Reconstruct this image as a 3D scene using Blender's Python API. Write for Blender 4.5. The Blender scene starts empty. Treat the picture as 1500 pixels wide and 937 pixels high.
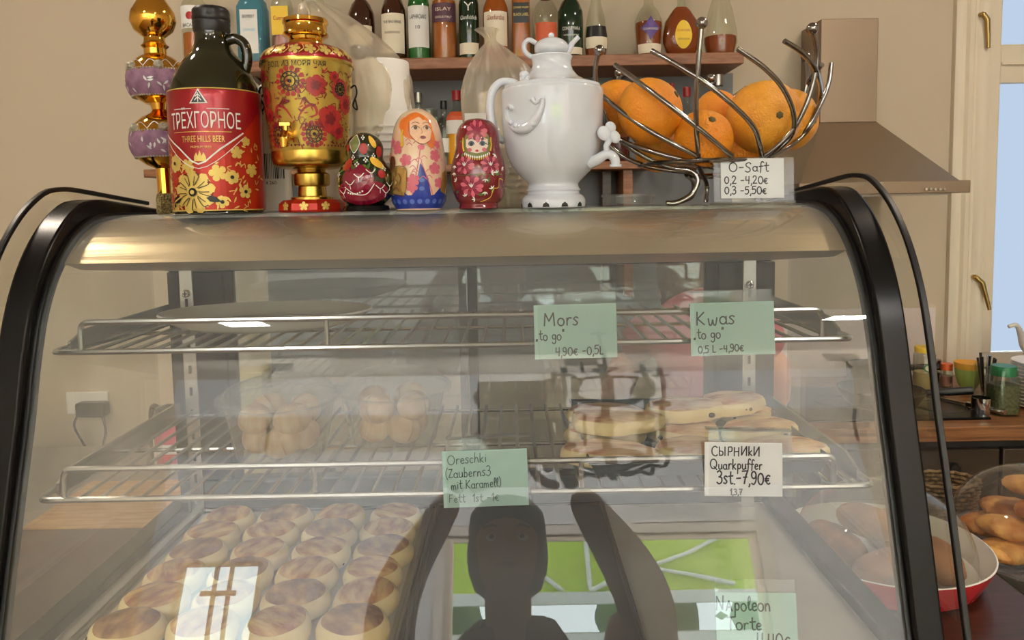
import bpy, math, random
from math import sin, cos, pi, radians as R
from mathutils import Vector, Matrix

# ---------------------------------------------------------------- camera
FOC = 1100.0; PCX, PCY = 750.0, 390.0
PITCH = math.atan(90 / FOC); ROLL = 0.018
EYE = Vector((0, 0, 1.6))
_f = Vector((0, cos(PITCH), -sin(PITCH)))
_r0 = Vector((1, 0, 0)); _u0 = _r0.cross(_f)
RT = _r0 * cos(ROLL) - _u0 * sin(ROLL); UP = _r0 * sin(ROLL) + _u0 * cos(ROLL)
sc = bpy.context.scene
COL = bpy.data.collections.new('scene'); sc.collection.children.link(COL)
cam = bpy.data.cameras.new('camera'); camo = bpy.data.objects.new('camera', cam); COL.objects.link(camo)
m = Matrix((RT, UP, -_f)).transposed().to_4x4(); m.translation = EYE
camo.matrix_world = m
cam.sensor_width = 36; cam.lens = FOC / 1500 * 36; cam.shift_y = -(468.5 - PCY) / 1500
cam.clip_start = 0.02; cam.clip_end = 100
sc.camera = camo

# ---------------------------------------------------------------- world and exposure
sc.view_settings.view_transform = 'Standard'; sc.view_settings.look = 'None'
sc.view_settings.gamma = 1; sc.view_settings.exposure = 0.0
w = bpy.data.worlds.new('sky'); sc.world = w; w.use_nodes = True
bg = w.node_tree.nodes['Background']
bg.inputs[0].default_value = (0.86, 0.93, 1.0, 1); bg.inputs[1].default_value = 11.0

def area(name, loc, rot, sx, sy, energy, color, portal=False, spread=None):
    l = bpy.data.lights.new(name, 'AREA'); l.shape = 'RECTANGLE'; l.size = sx; l.size_y = sy
    l.energy = energy; l.color = color
    if portal: l.cycles.is_portal = True
    if spread: l.spread = spread
    o = bpy.data.objects.new(name, l); COL.objects.link(o); o.location = loc; o.rotation_euler = rot
    return o
# sky portals in the windows of the wall behind the camera
area('window_portal', (0.68, -4.98, 1.40), (R(90), 0, 0), 2.7, 2.0, 1, (1, 1, 1), portal=True)
area('window_portal', (-2.4, -4.98, 1.83), (R(90), 0, 0), 0.75, 0.6, 1, (1, 1, 1), portal=True)
WARM = (1.0, 0.86, 0.70)
CEIL_LAMPS = [(-1.5, 1.2), (1.5, 1.1), (-1.3, -1.6), (1.7, -1.8), (0.45, -3.3), (-1.6, -3.3), (2.2, -3.3)]
for i, (lx, ly) in enumerate(CEIL_LAMPS):
    # the three at the front are added wall washers, tipped to brighten the mirrored window wall
    area('ceiling_lamp_light', (lx, ly, 3.13) if i < 4 else (lx, ly - 0.06, 2.93), (0, 0, 0) if i < 4 else (R(-84), 0, 0), 0.2, 0.2, 17 if i < 2 else (30 if i < 4 else 110), WARM if i < 2 else (1.0, 0.97, 0.93))

# ---------------------------------------------------------------- helpers
def ray(px, py):
    return _f + RT * ((px - PCX) / FOC) - UP * ((py - PCY) / FOC)
def P(px, py, Y):
    d = ray(px, py); return EYE + d * (Y / d.y)
def PZ(px, py, z):
    d = ray(px, py); return EYE + d * ((z - EYE.z) / d.z)

def lin(c):
    return tuple(((x / 255) / 12.92 if x / 255 <= 0.04045 else ((x / 255 + 0.055) / 1.055) ** 2.4) for x in c)

MATS = {}
def mat(name, rgb, rough=0.5, metal=0.0, var=0.0, scale=20.0, bump=0.0, bscale=None, coat=0.0,
        rgb2=None, sub=0.0, trans=0.0, stretch=None, spec=0.5, alpha=1.0, aniso=0.0):
    if name in MATS: return MATS[name]
    mt = bpy.data.materials.new(name); mt.use_nodes = True
    nt = mt.node_tree; b = nt.nodes['Principled BSDF']
    c = lin(rgb)
    b.inputs['Base Color'].default_value = (*c, 1); b.inputs['Roughness'].default_value = rough
    b.inputs['Metallic'].default_value = metal; b.inputs['Coat Weight'].default_value = coat
    b.inputs['Coat Roughness'].default_value = 0.05
    b.inputs['Specular IOR Level'].default_value = spec
    b.inputs['Alpha'].default_value = alpha
    if aniso: b.inputs['Anisotropic'].default_value = aniso
    if trans: b.inputs['Transmission Weight'].default_value = trans
    if sub:
        b.inputs['Subsurface Weight'].default_value = sub; b.inputs['Subsurface Radius'].default_value = (0.01, 0.006, 0.003)
    if var or rgb2 or bump:
        tc = nt.nodes.new('ShaderNodeTexCoord'); mp = nt.nodes.new('ShaderNodeMapping')
        nt.links.new(tc.outputs['Object'], mp.inputs[0])
        if stretch: mp.inputs['Scale'].default_value = stretch
        n = nt.nodes.new('ShaderNodeTexNoise'); n.inputs['Scale'].default_value = scale; n.inputs['Detail'].default_value = 4
        nt.links.new(mp.outputs[0], n.inputs['Vector'])
        if var or rgb2:
            c2 = lin(rgb2) if rgb2 else tuple(x * (1 - var) for x in c)
            cr = nt.nodes.new('ShaderNodeValToRGB')
            cr.color_ramp.elements[0].position = 0.35; cr.color_ramp.elements[1].position = 0.65
            cr.color_ramp.elements[0].color = (*c, 1); cr.color_ramp.elements[1].color = (*c2, 1)
            nt.links.new(n.outputs['Fac'], cr.inputs[0]); nt.links.new(cr.outputs[0], b.inputs['Base Color'])
        if bump:
            n2 = n
            if bscale:
                n2 = nt.nodes.new('ShaderNodeTexNoise'); n2.inputs['Scale'].default_value = bscale
                nt.links.new(mp.outputs[0], n2.inputs['Vector'])
            bp = nt.nodes.new('ShaderNodeBump'); bp.inputs['Strength'].default_value = bump; bp.inputs['Distance'].default_value = 0.01
            nt.links.new(n2.outputs['Fac'], bp.inputs['Height']); nt.links.new(bp.outputs[0], b.inputs['Normal'])
    MATS[name] = mt; return mt

def emit(name, rgb, strength):
    mt = bpy.data.materials.new(name); mt.use_nodes = True; nt = mt.node_tree
    nt.nodes.remove(nt.nodes['Principled BSDF'])
    e = nt.nodes.new('ShaderNodeEmission'); e.inputs[0].default_value = (*lin(rgb), 1); e.inputs[1].default_value = strength
    nt.links.new(e.outputs[0], nt.nodes['Material Output'].inputs[0]); MATS[name] = mt; return mt

def thin_glass(name, tint=(255, 255, 255), ior=1.75, rough=0.0, film=0.0, film_rgb=(235, 235, 230), bump=0.0, bscale=8.0, streak=False, translucent=False):
    """sheet glass or plastic film: transparent + mirror by fresnel, with a pale diffuse layer mixed in for haze or cloudiness"""
    mt = bpy.data.materials.new(name); mt.use_nodes = True; nt = mt.node_tree; N = nt.nodes.new; L = nt.links.new
    nt.nodes.remove(nt.nodes['Principled BSDF'])
    tr = N('ShaderNodeBsdfTransparent'); tr.inputs[0].default_value = (*lin(tint), 1)
    gl = N('ShaderNodeBsdfGlossy'); gl.inputs['Roughness'].default_value = rough
    fr = N('ShaderNodeFresnel'); ge = N('ShaderNodeNewGeometry')   # the same mirror strength on both faces of the sheet
    m1 = N('ShaderNodeMath'); m1.operation = 'MULTIPLY_ADD'; m1.inputs[1].default_value = -2; m1.inputs[2].default_value = 1
    m0 = N('ShaderNodeMath'); m0.operation = 'POWER'; m0.inputs[0].default_value = ior
    L(ge.outputs['Backfacing'], m1.inputs[0]); L(m1.outputs[0], m0.inputs[1]); L(m0.outputs[0], fr.inputs[0])
    mx = N('ShaderNodeMixShader'); L(fr.outputs[0], mx.inputs[0]); L(tr.outputs[0], mx.inputs[1]); L(gl.outputs[0], mx.inputs[2])
    out = mx
    tc = N('ShaderNodeTexCoord'); mp = N('ShaderNodeMapping'); L(tc.outputs['Object'], mp.inputs[0])
    n = N('ShaderNodeTexNoise'); n.inputs['Scale'].default_value = bscale; n.inputs['Detail'].default_value = 5; L(mp.outputs[0], n.inputs['Vector'])
    if bump:
        bp = N('ShaderNodeBump'); bp.inputs['Strength'].default_value = bump; bp.inputs['Distance'].default_value = 0.01
        L(n.outputs['Fac'], bp.inputs['Height']); L(bp.outputs[0], gl.inputs['Normal']); L(bp.outputs[0], fr.inputs['Normal'])
    if film:
        d = N('ShaderNodeBsdfTranslucent' if translucent else 'ShaderNodeBsdfDiffuse'); d.inputs[0].default_value = (*lin(film_rgb), 1)
        if translucent:
            d0 = N('ShaderNodeBsdfDiffuse'); d0.inputs[0].default_value = (*lin(film_rgb), 1)
            md = N('ShaderNodeMixShader'); md.inputs[0].default_value = 0.5; L(d.outputs[0], md.inputs[1]); L(d0.outputs[0], md.inputs[2]); d = md
        m2 = N('ShaderNodeMixShader')
        if streak:
            mp.inputs['Scale'].default_value = (1.2, 1.0, 5.0)
            mr = N('ShaderNodeMapRange'); mr.inputs[1].default_value = 0.3; mr.inputs[2].default_value = 0.7
            mr.inputs[3].default_value = film * 0.75; mr.inputs[4].default_value = film * 1.25
            L(n.outputs['Fac'], mr.inputs[0]); L(mr.outputs[0], m2.inputs[0])
        else: m2.inputs[0].default_value = film
        L(out.outputs[0], m2.inputs[1]); L(d.outputs[0], m2.inputs[2]); out = m2
    L(out.outputs[0], nt.nodes['Material Output'].inputs[0]); MATS[name] = mt; return mt

def catmull(pts, n=6, closed=False):
    pts = [Vector(p) for p in pts]
    if len(pts) < 3: return pts
    out = []; N = len(pts); rng = range(N if closed else N - 1)
    for i in rng:
        g = (lambda k: pts[k % N]) if closed else (lambda k: pts[min(max(k, 0), N - 1)])
        p0, p1, p2, p3 = g(i - 1), g(i), g(i + 1), g(i + 2)
        for k in range(n):
            t = k / n
            out.append(0.5 * ((2 * p1) + (p2 - p0) * t + (2 * p0 - 5 * p1 + 4 * p2 - p3) * t * t + (3 * p1 - p0 - 3 * p2 + p3) * t ** 3))
    if not closed: out.append(pts[-1])
    return out

def fillet(pts, r, n=4):
    pts = [Vector(p) for p in pts]; out = [pts[0]]
    for a, b, c in zip(pts, pts[1:], pts[2:]):
        u = (a - b).normalized() * r; v_ = (c - b).normalized() * r
        for k in range(n + 1):
            t = k / n; out.append((b + u) * (1 - t) ** 2 + b * 2 * t * (1 - t) + (b + v_) * t * t)
    return out + [pts[-1]]

class MB:
    def __init__(s): s.v = []; s.f = []
    def add(s, vs, fs, M=None):
        b = len(s.v)
        s.v += [tuple((M @ Vector(v)) if M else v) for v in vs]; s.f += [tuple(b + i for i in f) for f in fs]; return s
    def box(s, x0, x1, y0, y1, z0, z1, M=None):
        vs = [(x, y, z) for z in (z0, z1) for y in (y0, y1) for x in (x0, x1)]
        return s.add(vs, [(0, 2, 3, 1), (4, 5, 7, 6), (0, 1, 5, 4), (2, 6, 7, 3), (0, 4, 6, 2), (1, 3, 7, 5)], M)
    def lathe(s, prof, n=32, c=(0, 0, 0), M=None, a0=0, a1=2 * pi, sx=1.0, sy=1.0, wob=None):
        full = abs(a1 - a0 - 2 * pi) < 1e-6; cols = n if full else n + 1; vs = []; fs = []
        for k, p in enumerate(prof):
            r, z = p[0], p[1]; ox = p[2] if len(p) > 2 else 0
            for i in range(cols):
                a = a0 + (a1 - a0) * i / n; rr = r * (wob(a, z) if wob else 1)
                vs.append((c[0] + ox + rr * sin(a) * sx, c[1] - rr * cos(a) * sy, c[2] + z))
        for k in range(len(prof) - 1):
            for i in range(n):
                j = (i + 1) % cols
                fs.append((k * cols + i, k * cols + j, (k + 1) * cols + j, (k + 1) * cols + i))
        return s.add(vs, fs, M)
    def tube(s, pts, r, n=8, caps=True, closed=False, M=None):
        pts = [Vector(p) for p in pts]; N = len(pts); vs = []; fs = []
        rs = r if isinstance(r, (list, tuple)) else [r] * N
        prev = None
        for i, p in enumerate(pts):
            t = (pts[(i + 1) % N] - pts[i - 1]) if closed else (pts[min(i + 1, N - 1)] - pts[max(i - 1, 0)])
            if t.length < 1e-9: t = Vector((0, 0, 1))
            t.normalize()
            if prev is None:
                a = Vector((0, 0, 1)) if abs(t.z) < 0.9 else Vector((1, 0, 0)); u = t.cross(a).normalized()
            else: u = (prev - t * prev.dot(t)).normalized()
            prev = u; w_ = t.cross(u)
            for k in range(n):
                a = 2 * pi * k / n; vs.append(tuple(p + (u * cos(a) + w_ * sin(a)) * rs[i]))
        for i in range(N if closed else N - 1):
            j = (i + 1) % N
            for k in range(n): fs.append((i * n + k, i * n + (k + 1) % n, j * n + (k + 1) % n, j * n + k))
        if caps and not closed:
            fs.append(tuple(range(n - 1, -1, -1))); fs.append(tuple((N - 1) * n + k for k in range(n)))
        return s.add(vs, fs, M)
    def sphere(s, c, rx, ry=None, rz=None, nu=16, nv=10, M=None):
        ry = ry or rx; rz = rz or rx
        prof = [(max(1e-5, sin(pi * k / nv)), -cos(pi * k / nv)) for k in range(nv + 1)]
        vs = []; 
        T = Matrix.Translation(c) @ Matrix.Diagonal((rx, ry, rz, 1))
        if M: T = M @ T
        return s.lathe(prof, nu, M=T)
    def prism(s, poly, y0, y1, M=None):
        """poly in XZ, extruded along Y"""
        n = len(poly); vs = [(p[0], y0, p[1]) for p in poly] + [(p[0], y1, p[1]) for p in poly]
        fs = [tuple(range(n)), tuple(range(2 * n - 1, n - 1, -1))] + [(i, i + n, (i + 1) % n + n, (i + 1) % n) for i in range(n)]
        return s.add(vs, fs, M)
    def prismx(s, poly, x0, x1):
        """poly in YZ, extruded along X"""
        n = len(poly); vs = [(x0, p[0], p[1]) for p in poly] + [(x1, p[0], p[1]) for p in poly]
        fs = [tuple(range(n)), tuple(range(2 * n - 1, n - 1, -1))] + [(i, i + n, (i + 1) % n + n, (i + 1) % n) for i in range(n)]
        return s.add(vs, fs)
    def build(s, name, m, parent=None, smooth=True, bevel=0, kind=None, ang=38, solid=0, label=None):
        me = bpy.data.meshes.new(name); me.from_pydata(s.v, [], s.f); me.validate()
        import bmesh
        bm = bmesh.new(); bm.from_mesh(me)
        bmesh.ops.remove_doubles(bm, verts=bm.verts, dist=1e-6); bmesh.ops.recalc_face_normals(bm, faces=bm.faces)
        bm.to_mesh(me); bm.free()
        if smooth:
            me.polygons.foreach_set('use_smooth', [True] * len(me.polygons)); me.set_sharp_from_angle(angle=R(ang))
        me.materials.append(MATS[m] if isinstance(m, str) else m)
        o = bpy.data.objects.new(name, me); COL.objects.link(o)
        if parent: o.parent = parent
        if bevel:
            b = o.modifiers.new('bevel', 'BEVEL'); b.width = bevel; b.segments = 2; b.limit_method = 'ANGLE'; b.harden_normals = False
        if solid:
            b = o.modifiers.new('solid', 'SOLIDIFY'); b.thickness = solid
        if kind: o['kind'] = kind
        if label: o['label'] = label
        return o

def tag(o, label, cat, group=None):
    o['label'] = label; o['category'] = cat
    if group: o['group'] = group
    return o
def thing(name, label, cat, loc=(0, 0, 0), rot=(0, 0, 0), group=None):
    o = bpy.data.objects.new(name, None); COL.objects.link(o); o.location = loc; o.rotation_euler = rot
    o.empty_display_size = 0.02
    return tag(o, label, cat, group)
def copy_tree(o, parent=None):
    c = o.copy(); COL.objects.link(c)
    if parent: c.parent = parent
    for ch in list(o.children): copy_tree(ch, c)
    return c
def sc_prof(prof, s): return [(p[0] * s, p[1] * s) + ((p[2] * s,) if len(p) > 2 else ()) for p in prof]
def smooth_prof(prof, n=4): return [tuple(p) for p in catmull([(a, b, 0) for a, b in prof], n)]
def rprof(prof):
    """radius of a lathe profile as a function of height"""
    pr = sorted([(p[1], p[0]) for p in prof])
    def f(z):
        if z <= pr[0][0]: return pr[0][1]
        for (z0, r0), (z1, r1) in zip(pr, pr[1:]):
            if z <= z1: return r0 + (r1 - r0) * ((z - z0) / (z1 - z0) if z1 > z0 else 1)
        return pr[-1][1]
    return f

# painted decoration laid on a surface: map(u, v, off) -> 3d point
def revolve_map(prof, rref, phase=0.0):
    rf = rprof(prof)
    def mp(u, v, off):
        a = u / rref + phase; r = rf(v) + off
        return (r * sin(a), -r * cos(a), v)
    return mp
def plane_map(y=0.0):
    return lambda u, v, off: (u, y - off, v)
class Paint:
    def __init__(s, mp, off=0.0004): s.mp = mp; s.off = off; s.mb = MB()
    def blob(s, pts, c=None, rings=3, off=None):
        off = s.off if off is None else off
        n = len(pts); c = c or (sum(p[0] for p in pts) / n, sum(p[1] for p in pts) / n)
        vs = [s.mp(c[0], c[1], off)]; fs = []
        for k in range(1, rings + 1):
            t = k / rings
            for p in pts: vs.append(s.mp(c[0] + (p[0] - c[0]) * t, c[1] + (p[1] - c[1]) * t, off))
        for i in range(n): fs.append((0, 1 + i, 1 + (i + 1) % n))
        for k in range(rings - 1):
            for i in range(n):
                a, b = 1 + k * n + i, 1 + k * n + (i + 1) % n; fs.append((a, a + n, b + n, b))
        s.mb.add(vs, fs); return s
    def ell(s, cx, cy, rx, ry, rot=0, n=14, off=None):
        ca, sa = cos(rot), sin(rot)
        return s.blob([(cx + rx * cos(2 * pi * k / n) * ca - ry * sin(2 * pi * k / n) * sa,
                        cy + rx * cos(2 * pi * k / n) * sa + ry * sin(2 * pi * k / n) * ca) for k in range(n)], (cx, cy), 3 if max(rx, ry) > 0.006 else 1, off)
    def petal(s, cx, cy, L, w, a, off=None):
        ca, sa = cos(a), sin(a)
        sh = [(0, 0), (0.3, 0.6), (0.65, 1), (0.9, 0.7), (1, 0), (0.9, -0.7), (0.65, -1), (0.3, -0.6)]
        return s.blob([(cx + x * L * ca - y * w * sa, cy + x * L * sa + y * w * ca) for x, y in sh], None, 2, off)
    def leaf(s, cx, cy, L, w, a, off=None):
        ca, sa = cos(a), sin(a)
        sh = [(0, 0), (0.3, 0.8), (0.6, 0.8), (1, 0), (0.6, -0.5), (0.3, -0.6)]
        return s.blob([(cx + x * L * ca - y * w * sa, cy + x * L * sa + y * w * ca) for x, y in sh], None, 1, off)
    def flower(s, cx, cy, r, n=6, w=0.36, a0=0.3, off=None):
        for k in range(n): s.petal(cx, cy, r, r * w, a0 + 2 * pi * k / n, off)
        return s
    def stroke(s, pts, w, n=5, off=None, taper=False):
        off = s.off if off is None else off
        pp = catmull([(p[0], p[1], 0) for p in pts], n) if len(pts) > 2 else [Vector((p[0], p[1], 0)).lerp(Vector((q[0], q[1], 0)), t / 6) for p, q in [(pts[0], pts[1])] for t in range(7)]
        N = len(pp); vs = []; fs = []
        for i, p in enumerate(pp):
            t = pp[min(i + 1, N - 1)] - pp[max(i - 1, 0)]
            if t.length < 1e-9: t = Vector((1, 0, 0))
            t.normalize(); ww = w / 2 * ((0.25 + 0.75 * sin(pi * min(1, max(0, i / (N - 1)))))) if taper else w / 2
            e = t * ww * (1 if i == N - 1 else (-1 if i == 0 else 0)) * 0.5; q = p + e
            vs.append(s.mp(q.x - t.y * ww, q.y + t.x * ww, off)); vs.append(s.mp(q.x + t.y * ww, q.y - t.x * ww, off))
        for i in range(N - 1): fs.append((2 * i, 2 * i + 1, 2 * i + 3, 2 * i + 2))
        s.mb.add(vs, fs); return s
    def rect(s, x0, x1, y0, y1, nu=10, nv=4, off=None, skew=0.0):
        off = s.off if off is None else off
        vs = [s.mp(x0 + (x1 - x0) * i / nu + skew * j / nv, y0 + (y1 - y0) * j / nv, off) for j in range(nv + 1) for i in range(nu + 1)]
        fs = [(j * (nu + 1) + i, j * (nu + 1) + i + 1, (j + 1) * (nu + 1) + i + 1, (j + 1) * (nu + 1) + i) for j in range(nv) for i in range(nu)]
        s.mb.add(vs, fs); return s
    def text(s, body, cx, cy, h, width=None, off=None, curve=0.0, shear=0.0):
        off = s.off if off is None else off
        cu = bpy.data.curves.new('t', 'FONT'); cu.body = body; cu.size = 1; cu.align_x = 'CENTER'; cu.shear = shear; cu.resolution_u = 2
        o = bpy.data.objects.new('t', cu); sc.collection.objects.link(o)
        dg = bpy.context.evaluated_depsgraph_get(); dg.update(); me = bpy.data.meshes.new_from_object(o.evaluated_get(dg))
        if len(me.vertices):
            xs = [v.co.x for v in me.vertices]; W = max(xs) - min(xs); mid = (max(xs) + min(xs)) / 2
            kx = (width / W) if width else h / 0.72; ky = h / 0.72
            vs = []
            for v in me.vertices:
                x = (v.co.x - mid) * kx; vs.append(s.mp(cx + x, cy + v.co.y * ky + curve * x * x, off))
            s.mb.add(vs, [tuple(p.vertices) for p in me.polygons])
        bpy.data.objects.remove(o); bpy.data.curves.remove(cu); bpy.data.meshes.remove(me); return s
    def build(s, name, m, parent, label=None):
        me = bpy.data.meshes.new(name); me.from_pydata(s.mb.v, [], s.mb.f)
        me.materials.append(MATS[m] if isinstance(m, str) else m)
        o = bpy.data.objects.new(name, me); COL.objects.link(o); o.parent = parent
        if label: o['label'] = label
        return o

# single-stroke handwriting, cap height 1
def arc(cx, cy, rx, ry, a0, a1, n=8): return [(cx + rx * cos(R(a0 + (a1 - a0) * k / n)), cy + ry * sin(R(a0 + (a1 - a0) * k / n))) for k in range(n + 1)]
GL = {
 'O': (0.75, [arc(.35, .5, .33, .48, 100, 470, 12)]), '0': (0.6, [arc(.28, .45, .24, .45, 90, 450, 10)]), 'o': (0.5, [arc(.22, .28, .2, .27, 90, 450, 10)]),
 '-': (0.5, [[(.05, .42), (.4, .45)]]), '–': (0.65, [[(.05, .42), (.55, .45)]]),
 'S': (0.6, [[(.5, .85), (.35, 1), (.1, .85), (.15, .6), (.4, .4), (.42, .12), (.2, 0), (.02, .12)]]),
 's': (0.42, [[(.34, .5), (.2, .57), (.07, .45), (.2, .3), (.3, .14), (.18, .0), (.02, .05)]]),
 'a': (0.5, [arc(.2, .26, .18, .25, 40, 400, 9), [(.38, .52), (.38, .1), (.46, .0)]]),
 'f': (0.4, [[(.42, .9), (.3, 1.02), (.18, .85), (.16, .3), (.12, -.15)], [(.0, .5), (.36, .54)]]),
 't': (0.42, [[(.2, .95), (.18, .3), (.24, .03), (.38, .06)], [(.02, .6), (.4, .64)]]),
 ',': (0.2, [[(.1, .06), (.1, -.06), (.04, -.2)]]), '.': (0.2, [[(.07, .04), (.11, .0)]]),
 '2': (0.6, [[(.05, .75), (.2, .98), (.42, .85), (.38, .55), (.06, .03)], [(.06, .03), (.5, .05)]]),
 '3': (0.55, [[(.05, .88), (.25, 1), (.42, .8), (.32, .57), (.18, .52)], [(.18, .52), (.42, .45), (.42, .12), (.2, -.02), (.02, .1)]]),
 '4': (0.6, [[(.12, .95), (.08, .45)], [(.08, .45), (.5, .47)], [(.46, .95), (.42, .0)]]),
 '5': (0.55, [[(.48, .95), (.12, .93)], [(.12, .93), (.08, .55)], [(.08, .55), (.35, .6), (.45, .3), (.28, .02), (.03, .06)]]),
 '7': (0.55, [[(.02, .93), (.48, .96)], [(.48, .96), (.3, .5), (.2, 0)], [(.12, .48), (.42, .5)]]),
 '9': (0.55, [arc(.24, .7, .19, .26, 0, 360, 8), [(.43, .7), (.42, .3), (.25, .0), (.05, .08)]]),
 '1': (0.35, [[(.04, .65), (.24, .97)], [(.24, .97), (.2, 0)]]),
 '€': (0.6, [[(.46, .62), (.3, .7), (.12, .5), (.12, .2), (.3, 0), (.46, .08)], [(.0, .42), (.36, .44)], [(.0, .26), (.34, .28)]]),
 'M': (0.85, [[(.05, 0), (.12, .95)], [(.12, .95), (.36, .35)], [(.36, .35), (.66, .98)], [(.66, .98), (.72, 0)]]),
 'r': (0.42, [[(.08, .52), (.08, 0)], [(.08, .3), (.2, .52), (.36, .5)]]),
 'g': (0.5, [arc(.22, .3, .17, .22, 30, 390, 8), [(.4, .5), (.38, -.2), (.2, -.38), (.04, -.25)]]),
 'K': (0.65, [[(.08, .98), (.06, 0)], [(.5, .95), (.08, .45)], [(.1, .48), (.52, .02)]]),
 'w': (0.65, [[(.04, .5), (.1, .05), (.22, .05), (.3, .4)], [(.3, .4), (.36, .05), (.48, .05), (.56, .55)]]),
 'L': (0.5, [[(.1, .95), (.08, .03)], [(.08, .03), (.42, .04)]]),
 'C': (0.7, [[(.58, .85), (.35, 1), (.08, .75), (.08, .25), (.35, 0), (.6, .12)]]),
 'Ы': (0.85, [[(.08, .98), (.08, .05)], [(.08, .5), (.4, .45), (.42, .1), (.08, .04)], [(.66, .98), (.66, 0)]]),
 'Р': (0.6, [[(.08, 0), (.1, .98)], [(.1, .95), (.45, .95), (.45, .5), (.1, .45)]]),
 'Н': (0.7, [[(.08, .98), (.06, 0)], [(.55, .98), (.53, 0)], [(.07, .5), (.54, .52)]]),
 'И': (0.7, [[(.08, .98), (.06, .1)], [(.06, .05), (.55, .95)], [(.56, .98), (.55, 0)]]),
 'Q': (0.85, [arc(.36, .5, .33, .46, 100, 460, 12), [(.4, .25), (.72, -.05)]]),
 'u': (0.5, [[(.05, .52), (.06, .1), (.2, .0), (.36, .15), (.38, .52)], [(.38, .5), (.42, .02)]]),
 'k': (0.5, [[(.08, 1), (.06, 0)], [(.36, .55), (.08, .25)], [(.1, .28), (.4, 0)]]),
 'p': (0.5, [[(.1, .52), (.06, -.45)], arc(.23, .28, .16, .24, 150, -200, 8)]),
 'e': (0.45, [[(.06, .28), (.34, .34), (.3, .52), (.14, .52), (.05, .25), (.16, .02), (.38, .1)]]),
 'l': (0.3, [[(.05, .2), (.22, .75), (.16, 1.0), (.07, .75), (.08, .2), (.18, .0), (.28, .08)]]),
 'n': (0.5, [[(.07, .52), (.07, 0)], [(.07, .3), (.22, .52), (.36, .4), (.4, 0)]]),
 'N': (0.75, [[(.06, 0), (.1, .95)], [(.1, .95), (.5, .05)], [(.5, .05), (.58, 1.0)]]),
 'A': (0.6, [[(.02, 0), (.25, .75)], [(.25, .75), (.5, -.02)], [(.1, .28), (.42, .28)]]),
 'T': (0.6, [[(.02, .95), (.58, 1)], [(.3, .97), (.26, 0)]]), 'Z': (0.55, [[(.05, .9), (.45, .95)], [(.45, .95), (.05, .05)], [(.05, .05), (.5, .06)]]),
 'b': (0.5, [[(.1, 1), (.07, 0)], arc(.22, .26, .15, .24, 160, -170, 8)]), 'c': (0.4, [arc(.2, .27, .17, .25, 50, 310, 8)]),
 'h': (0.5, [[(.1, 1), (.07, 0)], [(.07, .3), (.22, .52), (.36, .4), (.4, 0)]]), 'i': (0.22, [[(.08, .5), (.08, 0)], [(.08, .72), (.1, .76)]]),
 'm': (0.7, [[(.06, .52), (.06, 0)], [(.06, .3), (.2, .52), (.3, .4), (.31, 0)], [(.31, .3), (.45, .52), (.56, .4), (.58, 0)]]),
 'F': (0.55, [[(.1, .95), (.08, 0)], [(.1, .95), (.5, .97)], [(.09, .5), (.4, .52)]]),
 '(': (0.3, [[(.25, 1.1), (.08, .7), (.08, .2), (.25, -.15)]]), ')': (0.3, [[(.05, 1.1), (.22, .7), (.22, .2), (.05, -.15)]]),
 '"': (0.35, [[(.08, 1.0), (.06, .8)], [(.2, 1.0), (.18, .8)]]), '„': (0.3, [[(.06, .08), (.03, -.12)], [(.16, .08), (.13, -.12)]]), ' ': (0.35, []), '+': (0.5, [[(.05, .35), (.42, .37)], [(.23, .58), (.22, .12)]]),
}
def handwrite(pt, body, x, y, h, w, squeeze=1.0, rise=0.0, rnd=None, space=1.06):
    rnd = rnd or random.Random(len(body) * 7 + int(h * 1e4))
    cx = x
    for ch in body:
        wd, st = GL.get(ch) or GL[{'С': 'C', 'К': 'k', 'С'.lower(): 'c'}.get(ch, 'o')]; k = h * (0.94 + 0.12 * rnd.random()); dy = (rnd.random() - 0.5) * h * 0.08
        for s_ in st:
            pt.stroke([(cx + a * k * squeeze, y + (cx - x) * rise + dy + b * k) for a, b in s_], w, 4)
        cx += wd * h * squeeze * space
    return cx

# ---------------------------------------------------------------- materials
mat('wall_paint', (196, 181, 158), 0.75, bump=0.04, scale=60)
mat('ceiling_paint', (225, 215, 200), 0.8)
mat('grey_wall', (112, 114, 116), 0.6)
mat('splash_tile', (222, 208, 204), 0.35)
mat('floor_wood', (120, 84, 56), 0.45, rgb2=(96, 64, 40), scale=6, stretch=(1, 8, 1))
mat('white_trim', (224, 212, 190), 0.45)
mat('door_white', (226, 222, 214), 0.4)
mat('shelf_wood', (156, 104, 66), 0.45, rgb2=(122, 76, 46), scale=14, stretch=(1, 7, 7), bump=0.05)
mat('dark_wood', (74, 44, 28), 0.35, rgb2=(54, 32, 20), scale=14, stretch=(1, 8, 8))
mat('counter_wood', (156, 106, 66), 0.35, rgb2=(104, 64, 36), scale=9, stretch=(0.7, 14, 14))
mat('steel', (176, 172, 166), 0.28, 1.0, bump=0.02, scale=300, stretch=(0.05, 1, 1))
mat('hood_steel', (148, 130, 110), 0.42, 0.75)
mat('hood_steel_side', (140, 136, 130), 0.42, 0.85)
mat('chrome', (205, 203, 200), 0.12, 1.0)
mat('rod_chrome', (150, 146, 142), 0.14, 1.0)
mat('wire_steel', (190, 190, 186), 0.25, 1.0)
mat('black_gloss', (13, 13, 14), 0.26, spec=0.22)
mat('black_rubber', (20, 20, 20), 0.4)
mat('black_matte', (26, 25, 24), 0.6)
mat('black_iron', (22, 20, 19), 0.5, 0.6)
mat('dark_grey_metal', (62, 66, 70), 0.4, 0.3)
mat('white_plastic', (235, 233, 226), 0.35)
mat('brass', (176, 150, 96), 0.35, 1.0)
mat('gold', (238, 182, 76), 0.09, 1.0)
mat('gold_soft', (206, 172, 84), 0.25, 1.0)
mat('paper_green', (174, 208, 198), 0.7, var=0.05, scale=30)
mat('paper_white', (236, 238, 240), 0.7)
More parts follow.
